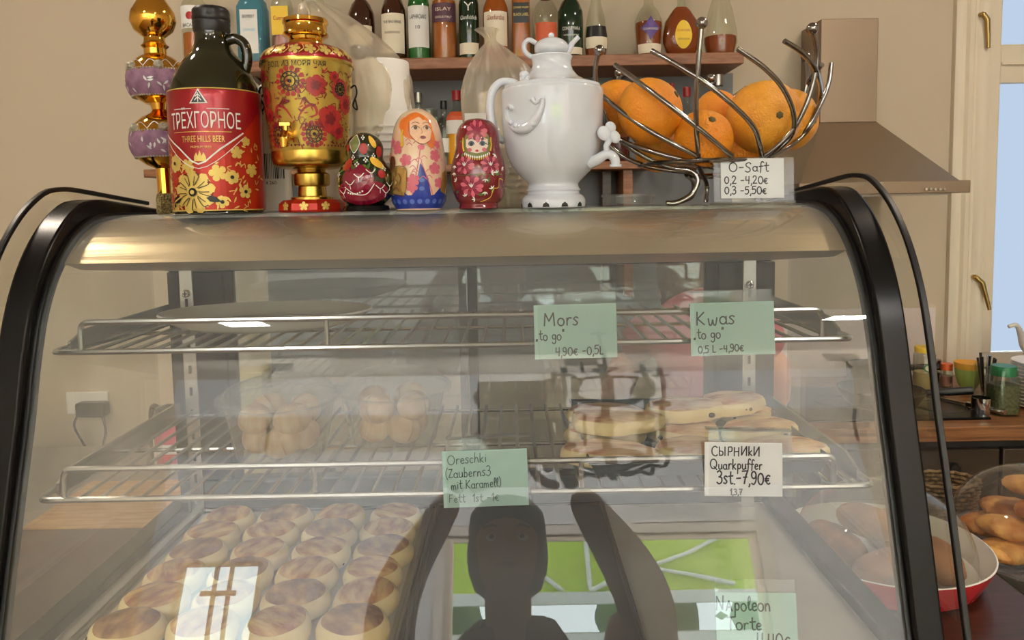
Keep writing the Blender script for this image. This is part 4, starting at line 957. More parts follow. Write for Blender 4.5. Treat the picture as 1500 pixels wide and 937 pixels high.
# bar marks on the small bag are printed on a card slip inside it
p = P(697, 205, Yb - 0.052)
c = MB().box(-0.014, 0.014, -0.0006, 0.0006, -0.035, 0.035); t = thing('card_slip', 'printed card slip with grey bars inside the small plastic bag', 'card', (p.x, Yb - 0.050, p.z - 0.035), (0, 0, 0))
MB().box(-0.014, 0.014, -0.0006, 0.0006, -p.z + 0.035 + TOPZ + 0.001 + 0.0, 0.07).build('card', 'packet_white', t)
q = Paint(plane_map(-0.0007), 0.0004)
for k in range(7): q.rect(-0.009, 0.009, 0.008 + 0.008 * k, 0.0105 + 0.008 * k, 1, 1)
q.build('grey_bars', mat('bar_grey', (150, 140, 124), 0.6), t)

# 8 chrome fruit bowl with oranges
BY = 0.965; bc = P(1035, 260, BY); bowl = thing('fruit_bowl', 'spiral chrome wire fruit bowl with ball-tipped rods holding oranges', 'fruit bowl', (bc.x, BY, TOPZ))
def Rb(z):  # bowl radius at height above the top
    tab = [(0.0, .020), (0.030, .022), (0.040, .045), (0.050, .075), (0.065, .100), (0.09, .120), (0.12, .134), (0.16, .143), (0.2, .146), (0.26, .15)]
    for (a, ra), (b, rb) in zip(tab, tab[1:]):
        if z <= b: return ra + (rb - ra) * max(0, (z - a)) / (b - a)
    return tab[-1][1]
def bowl_pt(px_, py_, side, shrink=1.0):
    Yg = BY
    for _ in range(14):
        p = P(px_, py_, Yg); dx = p.x - bc.x; r = Rb(p.z - TOPZ) * shrink
        yy = math.sqrt(max(0.0, r * r - dx * dx)); Yg = BY + side * yy * 0.92
    return Vector((p.x - bc.x, p.y - BY, p.z - TOPZ))
def rod(pts, side, ball=None, nm='rod', r=0.0030, tail=()):
    pp = [bowl_pt(a, b, side) for a, b in pts] + [Vector(q) for q in tail]
    o = MB().tube(catmull(pp, 8), r, 10).build(nm, 'rod_chrome', bowl)
    if ball: MB().sphere(pp[0], 0.0068, nu=16, nv=10).build('ball_tip', 'rod_chrome', o)
rod([(1028, 34), (1024, 80), (1020, 130), (1020, 180), (1023, 225), (1027, 250)], -1, True, tail=[(-0.004, -0.018, 0.025), (-0.006, -0.02, 0.003)])
rod([(878, 74), (872, 100), (874, 130), (884, 165), (903, 198), (935, 224), (975, 243), (1020, 250)], -1, True)
rod([(1190, 42), (1197, 78), (1192, 118), (1178, 160), (1155, 198), (1120, 228), (1075, 248)], -1, True)
rod([(901, 95), (935, 120), (978, 152), (1020, 185), (1050, 210), (1072, 228)], -1)
rod([(954, 74), (1000, 100), (1042, 128), (1080, 160), (1106, 190), (1116, 228)], -1)
rod([(1080, 71), (1118, 98), (1146, 128), (1162, 165), (1160, 196), (1135, 222), (1100, 244)], -1)
rod([(872, 130), (900, 155), (940, 184), (985, 210), (1030, 232), (1060, 244)], -1)
rod([(882, 172), (905, 202), (950, 220), (1000, 234), (1050, 246)], -1)
rod([(872, 182), (886, 206), (915, 230), (960, 246), (1015, 252)], -1)
rod([(1149, 60), (1176, 78), (1196, 105), (1202, 140), (1190, 180), (1160, 212), (1110, 238)], -1)
rod([(1218, 92), (1214, 122), (1202, 152), (1180, 190), (1150, 216), (1100, 242)], 1)
rod([(1204, 95), (1186, 118), (1170, 150), (1140, 190), (1100, 225), (1060, 240)], 1)
rod([(907, 107), (904, 140), (910, 170), (935, 210), (980, 235), (1030, 244)], 1, True)
rod([(1042, 115), (1042, 150), (1042, 190), (1036, 225), (1030, 244)], 1, True)
rod([(1181, 84), (1182, 120), (1170, 160), (1145, 195), (1100, 228), (1060, 242)], 1, True)
rod([(1094, 128), (1050, 160), (1010, 190), (980, 215), (1000, 236)], 1)
rod([(869, 115), (874, 140), (890, 180), (920, 215), (965, 236), (1020, 246)], 1)
ring = [(0.024 * cos(a * pi / 12), 0.024 * sin(a * pi / 12), 0.036) for a in range(24)]
MB().tube(ring, 0.003, 8, closed=True).build('hub_ring', 'rod_chrome', bowl)
ring = [(0.085 * cos(a * pi / 16), 0.080 * sin(a * pi / 16), 0.052) for a in range(32)]
MB().tube(ring, 0.0028, 8, closed=True).build('carrying_ring', 'rod_chrome', bowl)
for q in ([(-0.05, -0.05, 0.044), (-0.032, -0.058, 0.040), (-0.026, -0.06, 0.028), (-0.034, -0.06, 0.012), (-0.052, -0.06, 0.003), (-0.064, -0.06, 0.003)],
          [(-0.03, -0.02, 0.038), (-0.012, 0.02, 0.030), (-0.006, 0.05, 0.012), (-0.02, 0.07, 0.003)],
          [(0.02, -0.01, 0.038), (0.05, 0.0, 0.030), (0.07, 0.02, 0.010), (0.08, 0.03, 0.003)]):
    MB().tube(catmull(q, 6), 0.0032, 10).build('foot_rod', 'rod_chrome', bowl)

mat('orange_peel', (240, 158, 38), 0.38, rgb2=(232, 138, 26), scale=14, bump=0.35, bscale=420, spec=0.45)
mat('orange_peel_ripe', (244, 170, 50), 0.4, rgb2=(222, 146, 44), scale=22, bump=0.35, bscale=420)
mat('stem_brown', (92, 80, 40), 0.7)
def orange(px_, py_, Yo, r, label, stem, m='orange_peel', sq=0.95, rot=0):
    p = P(px_, py_, Yo)
    t = thing('orange', label, 'orange', (p.x, Yo, p.z), group='oranges in the chrome bowl')
    rnd = random.Random(px_)
    d = Vector(stem).normalized(); q = d.to_track_quat('Z', 'Y').to_matrix().to_4x4()
    prof = [(r * max(1e-4, sin(pi * k / 20)), -r * sq * cos(pi * k / 20) - (0.0016 if k == 20 else 0) - (0.0005 if k == 19 else 0)) for k in range(21)]
    MB().lathe(prof, 32, M=q, wob=lambda a, z: 1 + 0.010 * sin(3 * a + px_) + 0.006 * sin(7 * a)).build('peel', m, t)
    MB().lathe([(0.0001, 0.0012), (0.0026, 0.001), (0.0046, 0), (0.0044, -0.002)], 6, M=q @ Matrix.Translation((0, 0, r * sq - 0.0005))).build('stem_button', 'stem_brown', t)
orange(1119, 172, 0.940, 0.0450, 'largest orange, at the right front with its stem end facing forward', (0.1, -1, -0.05), 'orange_peel_ripe', 0.98)
orange(952, 163, 0.925, 0.0405, 'orange in the upper left of the bowl, stem button on its top right', (0.72, -0.45, 0.45))
orange(1031, 203, 0.912, 0.0350, 'orange low in the centre of the bowl just left of the price card', (0.1, -0.75, 0.6))
orange(905, 160, 0.995, 0.0385, 'orange at the far left of the bowl, half hidden by another orange', (0, 0.6, 0.6))
orange(965, 217, 0.985, 0.0320, 'yellowish orange lying lowest at the left of the bowl', (-0.1, -0.8, 0.5), 'orange_peel_ripe')
orange(1154, 176, 0.998, 0.0400, 'orange at the right rear of the bowl, peeping past the largest one', (0.6, -0.7, -0.1), 'orange_peel_ripe')
orange(1085, 212, 0.975, 0.0340, 'orange low behind the price card, under the largest orange', (0, 1, 0.2))
orange(1050, 163, 1.04, 0.0290, 'small orange at the back of the bowl between the two upper ones', (0, 1, 0.2))

# 9 little plastic tub
Y = 0.99; S = Y / 1100
t = thing('plastic_tub', 'small empty clear plastic tub with a lid under the chrome bowl', 'container', on_top(920, Y))
MB().lathe(sc_prof([(0.1, 0), (31, 0), (33, 2), (35.5, 13), (35, 13), (32, 3), (0.1, 2)], S), 36, sy=0.8).build('tub', 'lid_plastic', t)
MB().lathe(sc_prof([(0.1, 14), (34, 14), (39, 13), (39, 16.5), (35, 17), (0.1, 16)], S), 36, sy=0.8).build('tub_lid', 'lid_plastic', t)

# 10 price cards --------------------------------------------------
def card(name, label, pcx, pcy, Y, w, h, tilt, roll, mcard, lines, ink='ink', holder=None, wink=0.0015, hx=0.0):
    """w,h in photograph pixels at distance Y; (pcx,pcy) the centre of the paper"""
    S = Y / 1100; p = P(pcx, pcy, Y)
    t = thing(name, label, 'price card', p, (R(tilt), R(roll), 0))
    w2, h2 = w * S / 2, h * S / 2
    MB().box(-w2, w2, -0.0004, 0.0004, -h2, h2).build('paper', mcard, t, smooth=False)
    pt = Paint(plane_map(-0.0005), 0.0003)
    for (x, y, hh, body, sq, rise) in lines:
        handwrite(pt, body, -w2 + x * S, h2 - y * S, hh * S, wink * (1 if hh > 16 else .8), sq, rise)
    pt.build('handwriting', ink, t)
    if holder: holder(t, w2, h2, S)
    return t
def h_stand(t, w2, h2, S):
    MB().box(-w2 - 0.008, w2 + 0.012, 0.0008, 0.0022, -h2 - 0.004, h2 + 0.001).build('acrylic_back', 'acrylic', t)
    MB().box(-w2 - 0.008, w2 + 0.012, -0.0045, -0.0030, -h2 - 0.004, h2 + 0.001).build('acrylic_front', 'acrylic_clear', t)
    MB().box(-w2 - 0.008, w2 + 0.012, -0.0045, 0.022, -h2 - 0.006, -h2 - 0.004).build('acrylic_foot', 'acrylic', t)
card('price_card', 'white card reading O-Saft in an acrylic stand on top of the case', 1102, 261, 0.885, 92, 58, -6, 0.6, 'paper_white',
     [(12, 20, 14, 'O-Saft', 1.25, 0.02), (5, 37, 11.5, '0,2 -4,20€', 1.1, 0), (5, 52, 11.5, '0,3 -5,50€', 1.1, 0)], holder=h_stand, wink=0.0016)
def h_clip(t, w2, h2, S, dx=0.0):
    a = -w2 + dx
    MB().box(a + 0.004, a + 0.004 + 0.082, 0.0008, 0.002, -h2, h2 + 0.012).build('acrylic_back', 'acrylic', t)
    MB().box(a + 0.004, a + 0.004 + 0.082, -0.0030, -0.0018, -h2 - 0.001, h2 - 0.001).build('acrylic_front', 'acrylic_clear', t)
    MB().tube([(a + 0.004, 0.001, h2 + 0.012), (a + 0.086, 0.001, h2 + 0.012)], 0.0012, 6).build('clip_edge', 'acrylic', t)
    MB().box(a + 0.004, a + 0.086, 0.001, 0.016, h2 + 0.0105, h2 + 0.0125).build('clip_lip', 'acrylic', t)
card('price_card', 'green card reading Mors to go, clipped to the upper shelf rail', 843, 485, 0.776, 122, 80, -5, -0.6, 'paper_green',
     [(14, 31, 20, 'Mors', 1.15, 0.02), (2, 52, 15, '„to go"', 0.95, 0.0), (30, 76, 13, '4,90€ -0,5L', 1.0, 0.02)], holder=h_clip)
card('price_card', 'green card reading Kwas to go, clipped to the right end of the upper rail', 1073, 481, 0.776, 124, 78, -5, -0.6, 'paper_green',
     [(8, 33, 21, 'Kwas', 1.2, 0.02), (4, 53, 15, '„to go"', 1.0, 0.02), (10, 74, 11, '0,5 L -4,90€', 1.05, 0.02)], holder=h_clip)
card('price_card', 'green card with faint handwriting hung in the middle of the lower rail', 711, 700, 0.716, 128, 84, -7, -1.2, 'paper_green',
     [(8, 20, 14, 'Oreschki', 1.1, 0.05), (4, 40, 14, '(Zauberns3', 1.0, 0.03), (12, 57, 13, 'mit Karamell)', 0.95, 0.03), (8, 76, 12, 'Fett  1st -1€', 1.1, 0.0)], ink='ink_faint', holder=h_clip, wink=0.0010)
card('price_card', 'white card with Cyrillic writing hung at the right of the lower rail', 1089, 687, 0.716, 117, 80, -7, 1.8, 'paper_white',
     [(10, 20, 14, 'СЫРНИКИ'.replace('К', 'k'), 1.05, 0.0), (8, 40, 15, 'Quarkpuffer', 0.92, 0.0), (18, 62, 19, '3st.-7,90€', 0.9, 0.0), (38, 78, 9, '1,3,7', 1.1, 0.05)], holder=h_clip)
card('price_card', 'green cake price card standing on the floor of the case', 1108, 905, 0.712, 124, 74, -14, 1.5, 'paper_green',
     [(0, 26, 20, 'NApoleon', .98, 0.0), (16, 54, 18, 'Torte', 1.2, 0.0), (60, 80, 22, '4,40€', .9, 0.0)], ink='ink', holder=lambda t, w2, h2, S: MB().box(-w2, w2, 0.0008, 0.002, -h2 - 0.012, h2 + 0.012).build('acrylic_back', 'acrylic', t))

# ---------------------------------------------------------------- wall shelves and bottles
SY = 2.42; SS = SY / 1100
zt = P(750, 82, SY).z
x0 = P(345, 90, SY).x; x1 = P(1090, 80, SY).x
t = thing('wall_shelf', 'upper brown wooden wall shelf carrying the row of spirit bottles', 'shelf', ((x0 + x1) / 2, SY, zt - 0.036))
hw = (x1 - x0) / 2
MB().box(-hw, hw, 0, WY - SY, 0, 0.036).build('shelf_board', 'shelf_wood', t, bevel=0.003)
for a in (385, 905):
    xx = P(a, 110, WY - 0.05).x - t.location.x; MB().prismx([(WY - SY - 0.001, -0.10), (WY - SY - 0.001, 0), (0.06, 0), (WY - SY - 0.02, -0.02)], xx - 0.01, xx + 0.01).build('bracket', 'dark_wood', t)
SHZ = zt
zl_ = P(750, 238, SY).z
x0b = P(206, 262, SY).x; x1b = P(962, 240, SY).x
t = thing('wall_shelf', 'lower wooden wall shelf with glasses, seen behind the bags and oranges', 'shelf', ((x0b + x1b) / 2, SY + 0.02, zl_ - 0.026))
hw = (x1b - x0b) / 2
MB().box(-hw, hw, 0, WY - SY - 0.02 - 0.0085, 0, 0.026).build('shelf_board', 'shelf_wood', t, bevel=0.003)
xv = P(920, 270, SY + 0.05).x - t.location.x
MB().box(xv - 0.016, xv + 0.016, 0.03, 0.20, -0.42, 0).build('upright_board', 'shelf_wood', t, bevel=0.002)
xv = P(896, 270, SY + 0.05).x - t.location.x
MB().box(xv - 0.02, xv + 0.012, 0.12, 0.21, -0.42, 0).build('rear_board', 'dark_wood', t, bevel=0.002)
SHL = zl_

mat('glass_amber', (150, 76, 22), 0.08, coat=0.5); mat('glass_brown', (58, 26, 12), 0.08, coat=0.5)
mat('glass_green', (34, 104, 44), 0.08, coat=0.5); mat('glass_darkgreen', (14, 44, 24), 0.08, coat=0.5)
mat('whisky', (176, 98, 36), 0.15); mat('cognac', (140, 62, 22), 0.15); mat('pale_liquid', (206, 178, 120), 0.15)
mat('rose_liquid', (176, 120, 110), 0.2); mat('orange_liquid', (250, 176, 20), 0.3); mat('dark_red_liquid', (70, 16, 14), 0.2)
mat('label_cream', (236, 226, 202), 0.6); mat('label_white', (234, 234, 230), 0.6); mat('label_yellow', (240, 200, 50), 0.5)
mat('label_black', (20, 20, 20), 0.4); mat('label_plum', (84, 48, 66), 0.5); mat('label_orange_red', (206, 92, 52), 0.5); mat('label_violet', (96, 70, 140), 0.4)
mat('label_blue', (150, 200, 224), 0.5); mat('cap_red', (170, 34, 34), 0.35)
def bprof(kind, r, H):
    if kind == 'tall': q = [(0.1, 0), (r * .95, 0), (r, 3), (r, H * .60), (r * .93, H * .66), (r * .6, H * .72), (r * .36, H * .77), (r * .32, H * .93), (r * .36, H * .935), (r * .36, H)]
    elif kind == 'round': q = [(0.1, 0), (r * .9, 0), (r * .97, 3), (r, H * .45), (r * .96, H * .56), (r * .7, H * .66), (r * .34, H * .73), (r * .27, H * .80), (r * .27, H * .93), (r * .33, H)]
    elif kind == 'drop': q = [(0.1, 0), (r * .7, 0), (r * .85, 2), (r, H * .14), (r * .98, H * .24), (r * .72, H * .46), (r * .42, H * .62), (r * .26, H * .78), (r * .2, H * .93), (r * .26, H)]
    elif kind == 'fan': q = [(0.1, 0), (r * .6, 0), (r * .72, 3), (r * .98, H * .17), (r, H * .24), (r * .84, H * .42), (r * .44, H * .56), (r * .2, H * .62), (r * .17, H * .9), (r * .24, H)]
    elif kind == 'waist': q = [(0.1, 0), (r * .78, 0), (r * .82, 3), (r, H * .36), (r * .98, H * .44), (r * .7, H * .55), (r * .34, H * .63), (r * .28, H * .9), (r * .36, H)]
    elif kind == 'pourer': q = [(0.1, 0), (r, 0), (r, H * .4), (r * .7, H * .52), (r * .4, H * .6), (r * .36, H * .86), (r * .5, H * .87), (r * .5, H)]
    return q
def bottle(pxc, zb, r, H, kind, glass, label, liquid=None, fill=0.5, labels=(), cap='label_black', caph=0.12, sq=False, Y=SY + 0.08, name='spirit_bottle', group='spirit bottles on the upper wall shelf', sy=1.0, texts=(), capkind='cap'):
    S_ = Y / 1100; p = P(pxc, 80, Y); p2 = P(pxc, 60, Y)
    t = thing(name, label, 'bottle', (p.x, Y, zb), group=group)
    q = sc_prof(bprof(kind, r, H), S_)
    if sq:  # rounded square section
        def wob(a, z): return min(1 / max(abs(cos(a)), 1e-6), 1 / max(abs(sin(a)), 1e-6), 1.30) * 0.90
        MB().lathe(q, 40, wob=lambda a, z: wob(a, z) if z < H * S_ * .62 else 1, sy=sy).build('glass_body', glass, t, ang=50)
    else: MB().lathe(q, 28, sy=sy).build('glass_body', glass, t)
    if liquid:
        ql = [(max(0.0001, a * .93), b + 0.002) for a, b in q if b < fill * H * S_]; rf = rprof(q); ql.append((rf(fill * H * S_) * .93, fill * H * S_)); ql.append((0.0001, fill * H * S_))
        MB().lathe(ql, 28, sy=sy).build('liquid', liquid, t)
    MB().lathe([(r * S_ * .36, H * S_ * (1 - caph)), (r * S_ * .40, H * S_ * (1 - caph)), (r * S_ * .40, H * S_ + 0.002), (0.0001, H * S_ + 0.002)], 18).build(capkind, cap, t)
    rf = rprof(q)
    for (lm, h0, h1, hwid) in labels:
        off = 0.0012; N = 10; M_ = 5; vs = []; fs = []
        kx = 1.0
        for i in range(N + 1):
            a = R(-hwid + 2 * hwid * i / N)
            for j in range(M_ + 1):
                z = H * S_ * (h0 + (h1 - h0) * j / M_); rr = rf(z)
                if sq: vs.append((a / R(90) * rr * 1.2, -rr * .9 - off, z))
                else: vs.append(((rr + off) * sin(a), -(rr + off) * cos(a) * sy, z))
        for i in range(N):
            for j in range(M_): fs.append((i * (M_ + 1) + j, (i + 1) * (M_ + 1) + j, (i + 1) * (M_ + 1) + j + 1, i * (M_ + 1) + j + 1))
        MB().add(vs, fs).build('label', lm, t)
    mpq = (lambda u_, v_, off: (u_, -rf(v_) * .9 - off, v_)) if sq else (lambda u_, v_, off: ((rf(v_) + off) * sin(u_ / (r * S_)), -(rf(v_) + off) * cos(u_ / (r * S_)) * sy, v_))
    for (body, m_, z_, w_, h_) in texts:
        if body in '♦●•':
            pt_ = Paint(mpq, 0.0014); a_, b__ = w_ * S_ / 2, h_ * S_ / 2; zc_ = z_ * S_ + b__
            if body == '♦': pt_.blob([(a_, zc_), (a_ * .4, zc_ + b__ * .45), (0, zc_ + b__), (-a_ * .4, zc_ + b__ * .45), (-a_, zc_), (-a_ * .4, zc_ - b__ * .45), (0, zc_ - b__), (a_ * .4, zc_ - b__ * .45)], (0, zc_), 4)
            else: pt_.ell(0, zc_, a_, b__, n=20)
            pt_.build('label', m_, t); continue
        Paint(mpq, 0.0022).text(body, 0, z_ * S_, h_ * S_, w_ * S_).build('lettering', m_, t)
    return t
H = 132
bottle(288, SHZ, 18, H, 'tall', 'bottle_glass', 'clear rum bottle with a white label and red dot above the growler', 'whisky', .34, [('label_white', .38, .62, 62)], cap='paper_white', texts=[('•', 'paint_red', 62, 11, 11), ('BACARDI', 'ink', 52, 22, 5)])
bottle(373, SHZ, 21, H, 'tall', 'blue_glass', 'square light blue gin bottle', None, .5, [('label_white', .10, .56, 44)], sq=True, texts=[('BOMBAY', 'ink', 62, 17, 5), ('SAPPHIRE', 'label_blue', 44, 17, 4)])
bottle(416, SHZ, 15, H, 'tall', 'bottle_glass', 'clear tequila bottle with a yellow label', 'rose_liquid', .30, [('label_yellow', .30, .60, 60)], cap='label_yellow', sq=True, texts=[('Cuervo', 'paint_red', 60, 18, 6)])
bottle(463, SHZ, 16, H, 'tall', 'bottle_glass', 'clear bottle nearly hidden by the large plastic bag', 'pale_liquid', .4, [('label_cream', .2, .5, 60)], cap='steel')
bottle(531, SHZ, 19, H - 8, 'round', 'glass_brown', 'nearly black bottle with a slanting cream label', None, .5, [('label_cream', .18, .40, 58)], cap='label_white', caph=.2)
bottle(578, SHZ, 18, H, 'round', 'glass_brown', 'brown whisky bottle with a large square cream label', None, .5, [('label_cream', .08, .50, 62)], texts=[('THE BALVENIE', 'ink', 52, 26, 4), ('DOUBLEWOOD', 'paint_brown', 38, 22, 3)])
bottle(615, SHZ, 15.5, H, 'tall', 'glass_green', 'bright green whisky bottle with a tall white label', None, .5, [('label_white', .14, .58, 66)], cap='glass_green', texts=[('LAPHROAIG', 'ink', 58, 24, 6), ('10', 'ink', 44, 6, 5)])
bottle(652, SHZ, 17.5, H, 'tall', 'bottle_glass', 'clear whisky bottle with a dark plum label', 'whisky', .64, [('label_plum', .40, .60, 66)], texts=[('ISLAY', 'label_cream', 68, 22, 5), ('SINGLE MALT', 'label_cream', 58, 24, 3)])
bottle(688, SHZ, 14.5, H, 'tall', 'glass_darkgreen', 'dark green whisky bottle with a stag and white lettering', None, .5, [('label_cream', .06, .18, 64)], texts=[('Glenfiddich', 'paint_white', 56, 24, 6), ('Y', 'paint_white', 68, 10, 12)])
bottle(727, SHZ, 18.5, H, 'round', 'glass_amber', 'amber whisky bottle with a cream label in red script', None, .5, [('label_cream', .14, .50, 60)], cap='label_cream', texts=[('Glenfarclas', 'paint_red', 54, 25, 7)])
bottle(764, SHZ, 14, H + 8, 'tall', 'bottle_glass', 'square amber whisky bottle with a slanting black and gold label', 'whisky', .66, [('label_black', .36, .56, 60)], sq=True, texts=[('BLACK LABEL', 'paint_gold', 60, 21, 4), ('JOHNNIE WALKER', 'paint_gold', 70, 21, 3)])
bottle(800, SHZ, 19, H - 14, 'round', 'bottle_glass', 'round clear bottle with an orange label and wine red capsule', 'pale_liquid', .2, [('label_orange_red', .2, .42, 50)], cap='cap_red', caph=.28)
bottle(836, SHZ, 18.5, H - 12, 'round', 'glass_darkgreen', 'dark green whiskey bottle behind the teapot spout', None, .5, [('label_cream', .04, .12, 60)], cap='label_black', caph=.2, texts=[('CONNEMARA', 'paint_white', 38, 26, 5), ('PEATED SINGLE MALT', 'paint_white', 30, 22, 2.4)])
bottle(873, SHZ, 17, H - 2, 'drop', 'bottle_glass', 'clear tapering bottle with a black band label', 'cognac', .12, [('label_black', .22, .34, 62), ('label_cream', .10, .22, 60)], cap='label_cream', texts=[])
bottle(950, SHZ, 20, H - 14, 'waist', 'bottle_glass', 'cognac bottle with a violet diamond label and cream foot', 'cognac', .42, [('label_cream', .04, .15, 66)], cap='glass_brown', texts=[('♦', 'label_violet', 22, 30, 34), ('COURVOISIER', 'label_cream', 36, 22, 3)])
bottle(998, SHZ, 29, H - 14, 'fan', 'bottle_glass', 'broad teardrop cognac bottle with a yellow oval label', 'cognac', .60, [], cap='label_yellow', sy=.55, texts=[('●', 'label_yellow', 10, 25, 40), ('COURVOISIER', 'paint_red', 34, 20, 3), ('NAPOLEON', 'paint_brown', 22, 16, 2.6)])
bottle(1055, SHZ, 24, H + 6, 'drop', 'bottle_glass', 'clear pear shaped bottle a quarter full at the right end of the shelf', 'cognac', .20, [], cap='label_cream')
LG = 'bottles and glasses on the lower wall shelf'
def lbottle(*a, **k): k.setdefault('group', LG); k.setdefault('Y', SY + 0.12); return bottle(*a, **k)
lbottle(611, SHL, 13, 104, 'pourer', 'bottle_glass', 'clear bottle with a steel pourer beside the drinking glasses', None, .5, [], cap='steel', caph=.12)
lbottle(667, SHL, 16, 106, 'tall', 'bottle_glass', 'juice bottle with a red cap and orange liquid', 'orange_liquid', .42, [('label_white', .42, .62, 66), ('label_orange_red', .60, .72, 66)], cap='cap_red')
lbottle(648, SHL, 12, 92, 'tall', 'bottle_glass', 'clear bottle with a black cap left of the juice bottle', None, .5, [('label_white', .2, .42, 60)])
lbottle(984, SHL, 10, 112, 'tall', 'bottle_glass', 'clear bottle with a red cap, left of the two above the bowl', 'pale_liquid', .3, [], cap='cap_red', Y=SY + 0.16)
lbottle(1006, SHL, 14, 105, 'tall', 'bottle_glass', 'clear bottle with a red cap, right of the two above the bowl', 'pale_liquid', .2, [('label_white', .2, .4, 60)], cap='cap_red')
lbottle(1052, SHL, 18, 122, 'tall', 'bottle_glass', 'clear bottle with a silver cap near the right end of the lower shelf', 'pale_liquid', .25, [('label_cream', .3, .5, 60)], cap='steel')
lbottle(903, SHL, 18, 100, 'tall', 'dark_red_liquid', 'dark red bottle behind the left of the chrome bowl', None, .5, [], cap='label_black')
for a, r_, h_ in ((629, 13, 82), (640, 10, 70)):
    S_ = (SY + 0.16) / 1100; p = P(a, 200, SY + 0.16)
    g_ = MB().lathe(sc_prof([(0.1, 1), (r_ * .75, 1), (r_ * .78, 2), (r_, h_), (r_ * .94, h_), (r_ * .7, 5), (0.1, 5)], S_), 24).build('drinking_glass', 'clear_glass')
    g_.location = (p.x, SY + 0.16, SHL); tag(g_, 'tall drinking glass upside down behind the tall nesting doll' if a == 629 else 'narrow drinking glass beside the bottle with a black cap', 'glass', LG)
# the lower shelf must reach under the last bottle
# ---------------------------------------------------------------- cooker hood
HYF = 2.15
t = thing('cooker_hood', 'brushed steel cooker hood with a square chimney on the back wall', 'cooker hood', (P(1300, 280, 2.3).x, WY, P(1300, 284, HYF).z))
def lh(px_, py_, Y): p = P(px_, py_, Y); return Vector((p.x - t.location.x, p.y - t.location.y, p.z - t.location.z))
a = lh(1181, 268, HYF); b_ = lh(1422, 268, HYF); zb = 0.0; zr = a.z
c1 = lh(1201, 180, 2.48); c2 = lh(1284, 180, 2.48)
MB().box(a.x - 0.02, b_.x, HYF - WY, -0.002, 0, zr).build('control_band', 'hood_steel', t, bevel=0.002)
pv = [(a.x - 0.015, HYF - WY + .004, zr), (b_.x - 0.03, HYF - WY + .004, zr), (b_.x - 0.03, -0.002, zr), (a.x - 0.015, -0.002, zr), (c1.x, 2.48 - WY, c1.z), (c2.x, 2.48 - WY, c1.z), (c2.x, -0.002, c1.z), (c1.x, -0.002, c1.z)]
MB().add(pv, [(0, 1, 5, 4), (1, 2, 6, 5), (2, 3, 7, 6), (3, 0, 4, 7)]).build('canopy', 'hood_steel', t, smooth=False)
zc = lh(1240, 27, 2.48).z
MB().box(c1.x, c2.x, 2.48 - WY, -0.002, c1.z, zc).build('chimney', 'hood_steel', t, bevel=0.002)
MB().box(a.x, b_.x - 0.04, HYF - WY + 0.03, -0.03, -0.006, 0.0).build('grease_filter', 'steel', t)
for k in range(5):
    q = lh(1356 + 6.7 * k, 277, HYF)
    MB().lathe([(0.0001, 0), (0.004, 0), (0.004, 0.005), (0.0001, 0.005)], 12, M=Matrix.Translation((q.x, q.y, q.z)) @ Matrix.Rotation(R(90), 4, 'X')).build('push_button', 'chrome', t)

# ---------------------------------------------------------------- kitchen worktop and what stands on it
KZ = 0.97; KY = 2.02
kx0 = P(1085, 640, KY).x
t = thing('kitchen_unit', 'kitchen unit with dark fronts under the striped wooden worktop', 'cabinet', (1.6, 2.3, 0))
def rel(x): return x - 1.6
MB().box(rel(kx0), rel(2.95), -0.24, 0.34, 0.0, KZ - 0.045).build('cabinet_body', 'black_matte', t)
mat('drawer_front', (58, 46, 36), 0.35)
px0 = rel(P(1340, 700, 2.03).x); px1 = rel(P(1466, 700, 2.03).x)
for (a_, b2, za, zb_) in [(px0 - .25, px1, 0.60, 0.90), (px1 + .01, px1 + .6, 0.60, 0.90), (px0 - .25, px1, 0.25, 0.585), (px1 + .01, px1 + .6, 0.25, 0.585)]:
    d = MB().box(a_, b2, -0.262, -0.24, za, zb_).build('drawer', 'drawer_front', t, bevel=0.003)
    if za > .5 and a_ < px1:
        q = P(1397, 686, 2.03)
        MB().lathe([(0.0001, 0), (0.016, 0), (0.018, 0.01), (0.015, 0.02), (0.0001, 0.021)], 20, M=Matrix.Translation((rel(q.x), -0.262, q.z)) @ Matrix.Rotation(R(90), 4, 'X')).build('drawer_knob', 'black_rubber', d)
w_ = MB().box(kx0, 2.95, KY, WY - 0.011, KZ - 0.042, KZ).build('worktop', 'counter_wood', smooth=False, bevel=0.003)
tag(w_, 'striped wooden worktop under the frosted window', 'worktop')
def K(px_, Y): return P(px_, 600, Y).x
t = thing('hob', 'black glass hob set in the wooden worktop', 'hob', (K(1345, 2.28), 2.28, KZ))
MB().box(-0.42, K(1446, 2.1) - t.location.x, -0.20, 0.18, 0.0, 0.008).build('glass_plate', 'black_gloss', t, bevel=0.002)
for a, b2 in ((0.02, -0.08), (0.0, 0.09), (-0.25, 0)): MB().tube([(a + 0.07 * cos(k * pi / 14), b2 + 0.07 * sin(k * pi / 14), 0.0085) for k in range(28)], 0.0008, 4, closed=True).build('cooking_ring', 'dark_grey_metal', t)
t = thing('frying_pan', 'dark pan whose black handle points right over the hob', 'pan', (K(1290, 2.25), 2.25, KZ + 0.009))
MB().lathe([(0.0001, 0), (0.10, 0), (0.125, 0.045), (0.122, 0.045), (0.098, 0.004), (0.0001, 0.004)], 32).build('pan_body', 'black_iron', t)
MB().tube(catmull([(0.11, -0.03, 0.035), (0.16, -0.05, 0.042), (0.235, -0.07, 0.05)], 5), [.009, .009, .010, .010, .011, .011, .012, .012, .012, .012, .012], 10).build('pan_handle', 'black_rubber', t)
t = thing('saucepan', 'dark saucepan with a short black handle at the back of the hob', 'pan', (K(1300, 2.42), 2.50, KZ + 0.0005))
